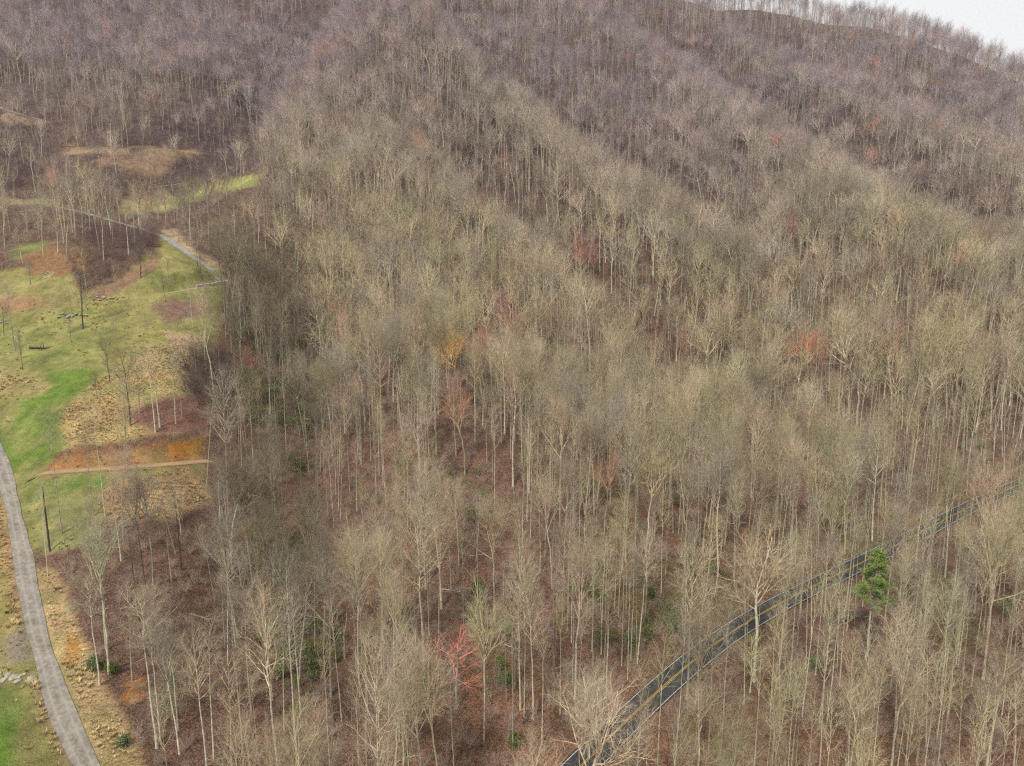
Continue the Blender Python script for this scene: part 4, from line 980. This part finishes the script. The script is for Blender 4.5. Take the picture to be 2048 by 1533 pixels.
def stone_wall():
    a = at(392, 578); b = at(462, 570); o = empty('stone_wall', a); tag(o, 'grey dry stone retaining wall between the farm track and the upper lawn', 'wall')
    import bmesh
    bm = bmesh.new(); L = math.hypot(b[0]-a[0], b[1]-a[1]); g = np.random.default_rng(5); n = int(L/.75)
    for i in range(n):
        for k in range(3):
            t = (i+.5+g.normal(0, .1))/n; x, y = a[0]+(b[0]-a[0])*t, a[1]+(b[1]-a[1])*t+k*.12; z = float(gz(x, y))
            m = bmesh.ops.create_icosphere(bm, subdivisions=1, radius=.45)['verts']; s = g.uniform(.8, 1.25, 3)
            for v in m: v.co = Vector((v.co.x*s[0]*1.1+x-a[0], v.co.y*s[1]+y-a[1], v.co.z*s[2]*.75+z-a[2]+.2+k*.42))
    me = bpy.data.meshes.new('stones'); bm.to_mesh(me); bm.free(); me.materials.append(M_STONE); link('stones', me, o)
stone_wall()
def log(pa, pb, r, label, m=M_LOG):
    a, b = np.array(at(*pa)), np.array(at(*pb)); g = np.random.default_rng(int(pa[0])); n = 7; t = np.linspace(0, 1, n)[:, None]
    P = a*(1-t)+b*t; P[:, 2] = np.maximum(P[:, 2], gz(P[:, 0], P[:, 1]))+r*.8; P[:, :2] += g.normal(0, .06, (n, 2)); P -= a
    o = empty('fallen_log', tuple(a)); tag(o, label, 'log')
    Rd = np.linspace(r, r*.5, n)[None]; A = Acc(); A.add(*tubes(P[None], Rd, 7)); link('stem', A.mesh('stem', [m]), o)
    B, BR, _ = grow(P[None], Rd, 9, .4, 1., lambda t: R(50)+0*t, lambda t: 1.8+0*t, r*.35, 4, .02, .15, g); A = Acc(); A.add(*tubes(B, BR, 4)); link('branches', A.mesh('branches', [m]), o)
log((604, 838), (668, 850), .22, 'pale fallen trunk lying across the ground in the dark gap of the wood')
log((745, 1330), (792, 1348), .16, 'dark fallen log on the brown leaves left of the red-budded tree', M_POLE)
log((925, 1238), (955, 1246), .2, 'short dark log on the leaf slope above the red-budded tree', M_POLE)
log((1040, 1448), (1058, 1440), .25, 'dark stump-like log near the bottom of the leaning pale tree', M_POLE)
log((60, 698), (92, 699), .35, 'dark log lying on the open meadow near the left edge', M_POLE)
log((700, 1240), (738, 1225), .12, 'thin pale fallen limb on the brown leaf opening')
def leaf_clump(seed):
    g = np.random.default_rng(seed); P = np.zeros((6, 4, 3)); d = unit(np.stack([g.normal(0, .6, 6), g.normal(0, .6, 6), np.ones(6)], 1))
    for j in range(1, 4): P[:, j] = P[:, j-1]+d*.7
    A = Acc(); A.add(*tubes(P, .025*np.ones((6, 4)), 3)); c = np.concatenate([P[:, 2], P[:, 3]]); V, Fq = scatter_leaves(c, np.full(len(c), .75), 30, .22, g, .7)
    A.add(V, Fq, 1); return A.mesh('laurel', [M_PBARK, M_DARKLEAF], smooth=False)
LC = [leaf_clump(60+k) for k in range(3)]
cell = 2.6
cx, cy = np.meshgrid(np.arange(-120, 330, cell), np.arange(75, 480, cell)); cx = cx.ravel(); cy = cy.ravel()
LX = cx+rng.random(len(cx))*cell; LY = cy+rng.random(len(cx))*cell; LZ = gz(LX, LY); bx, by = project(LX, LY, LZ)
dl = np.zeros(len(LX)); dl[:] = .05*sstep(.1, .3, vnoise(LX, LY, 30, 91))
hol = inpoly(bx, by, [(470,640),(600,620),(650,850),(640,1050),(690,1280),(620,1400),(540,1380),(480,1000)]); dl[hol] = .95*sstep(-.25, .05, vnoise(LX, LY, 11, 92))[hol]  # laurel added here to make the hollow read darker
rh = inpoly(bx, by, [(1150,1180),(1300,1120),(1450,1150),(1420,1290),(1250,1370),(1180,1330)]); dl[rh] = .40*sstep(-.05, .2, vnoise(LX, LY, 8, 93))[rh]
dl[(pdist(bx, by, MEADOW) > -12) | (bx < 430) | (bx > 2300)] = 0
for nm, (wd, Q) in LANES.items():
    d, _, _ = polyd(LX, LY, Q); dl[d < wd/2+1.5] = 0
kp = rng.random(len(LX)) < dl; n = int(kp.sum()); s = rng.uniform(.6, 1.6, n)
stuff('evergreen_undergrowth', np.stack([LX, LY, LZ], 1)[kp], rng.integers(0, 3, n), np.stack([0*s, 0*s, rng.random(n)*6.28], 1), np.stack([s, s, s], 1), {'tint': np.ones((n, 3))*.1}, LC, 'dark evergreen laurel patches added to darken the hollows of the wood', 'undergrowth')
# dark twiggy thicket beside the meadow and its neighbours: bushes one can tell apart
spots = sorted([(372+random.random()*78, 722+random.random()*88) for k in range(14)], key=lambda q: q[1])
for k, (px, py) in enumerate(spots):
    if px < 388 and py > 790: px += 20
    p = at(px, py); o = bpy.data.objects.new('bare_bush', SHR[k % 4]); col.objects.link(o); o.location = p; z = random.uniform(2.5, 3.5); o.scale = (z, z, z*.85); o.rotation_euler = (0, 0, k)
    tag(o, 'dark brown bare bush in the thicket beside the meadow, '+('lowest' if k == 13 else 'topmost' if k == 0 else PLACE[k].replace('the left', 'the top')), 'bush', 'bushes of the dark thicket'); o['tint'] = [.12, .085, .072]; o['bark'] = [.12, .09, .08]
for k, (px, py, dx, dy, lb) in enumerate([(700,1300,40,-8,'left of the red-budded tree'),(1010,1290,30,14,'above the two low green shrubs'),(880,1180,44,6,'on the red leaf slope above the light green bush'),(240,1220,34,-10,'under the dark leaning trees right of the pole'),(380,1230,40,12,'in the leaf-brown ground left of the dark hollow'),(1110,1340,36,-14,'left of the road bend'),(1560,1420,40,10,'below the broad orange-tan crowned tree'),(1850,1330,44,-12,'right of the green pine'),(560,1330,30,12,'under the dark lower left hollow'),(1420,1180,40,-6,'above the road bend')]):
    log((px, py), (px+dx, py+dy), random.uniform(.12, .2), 'fallen grey trunk on the leaves '+lb)

# ------------------------------------------------------------------ the air
def haze():
    m = bpy.data.materials.new('haze'); m.use_nodes = True; t = m.node_tree; t.nodes.clear()
    out = t.nodes.new('ShaderNodeOutputMaterial'); v = t.nodes.new('ShaderNodeVolumePrincipled')
    v.inputs['Color'].default_value = (.86, .88, 1., 1); v.inputs['Density'].default_value = .00010; v.inputs['Anisotropy'].default_value = 0
    t.links.new(v.outputs[0], out.inputs['Volume'])
    x0, x1, y0, y1 = -3010, 3010, -2410, 3010; z0, z1 = float(GZ.min())-1.5, float(GZ.max())+45
    V = [(x, y, z) for z in (z0, z1) for y in (y0, y1) for x in (x0, x1)]
    Fq = [(0, 2, 3, 1), (4, 5, 7, 6), (0, 1, 5, 4), (2, 6, 7, 3), (0, 4, 6, 2), (1, 3, 7, 5)]
    o = link('haze', mesh_np('haze', V, Fq, [m])); tag(o, 'thin pale haze over the mountainside', 'haze', kind='stuff')
haze()
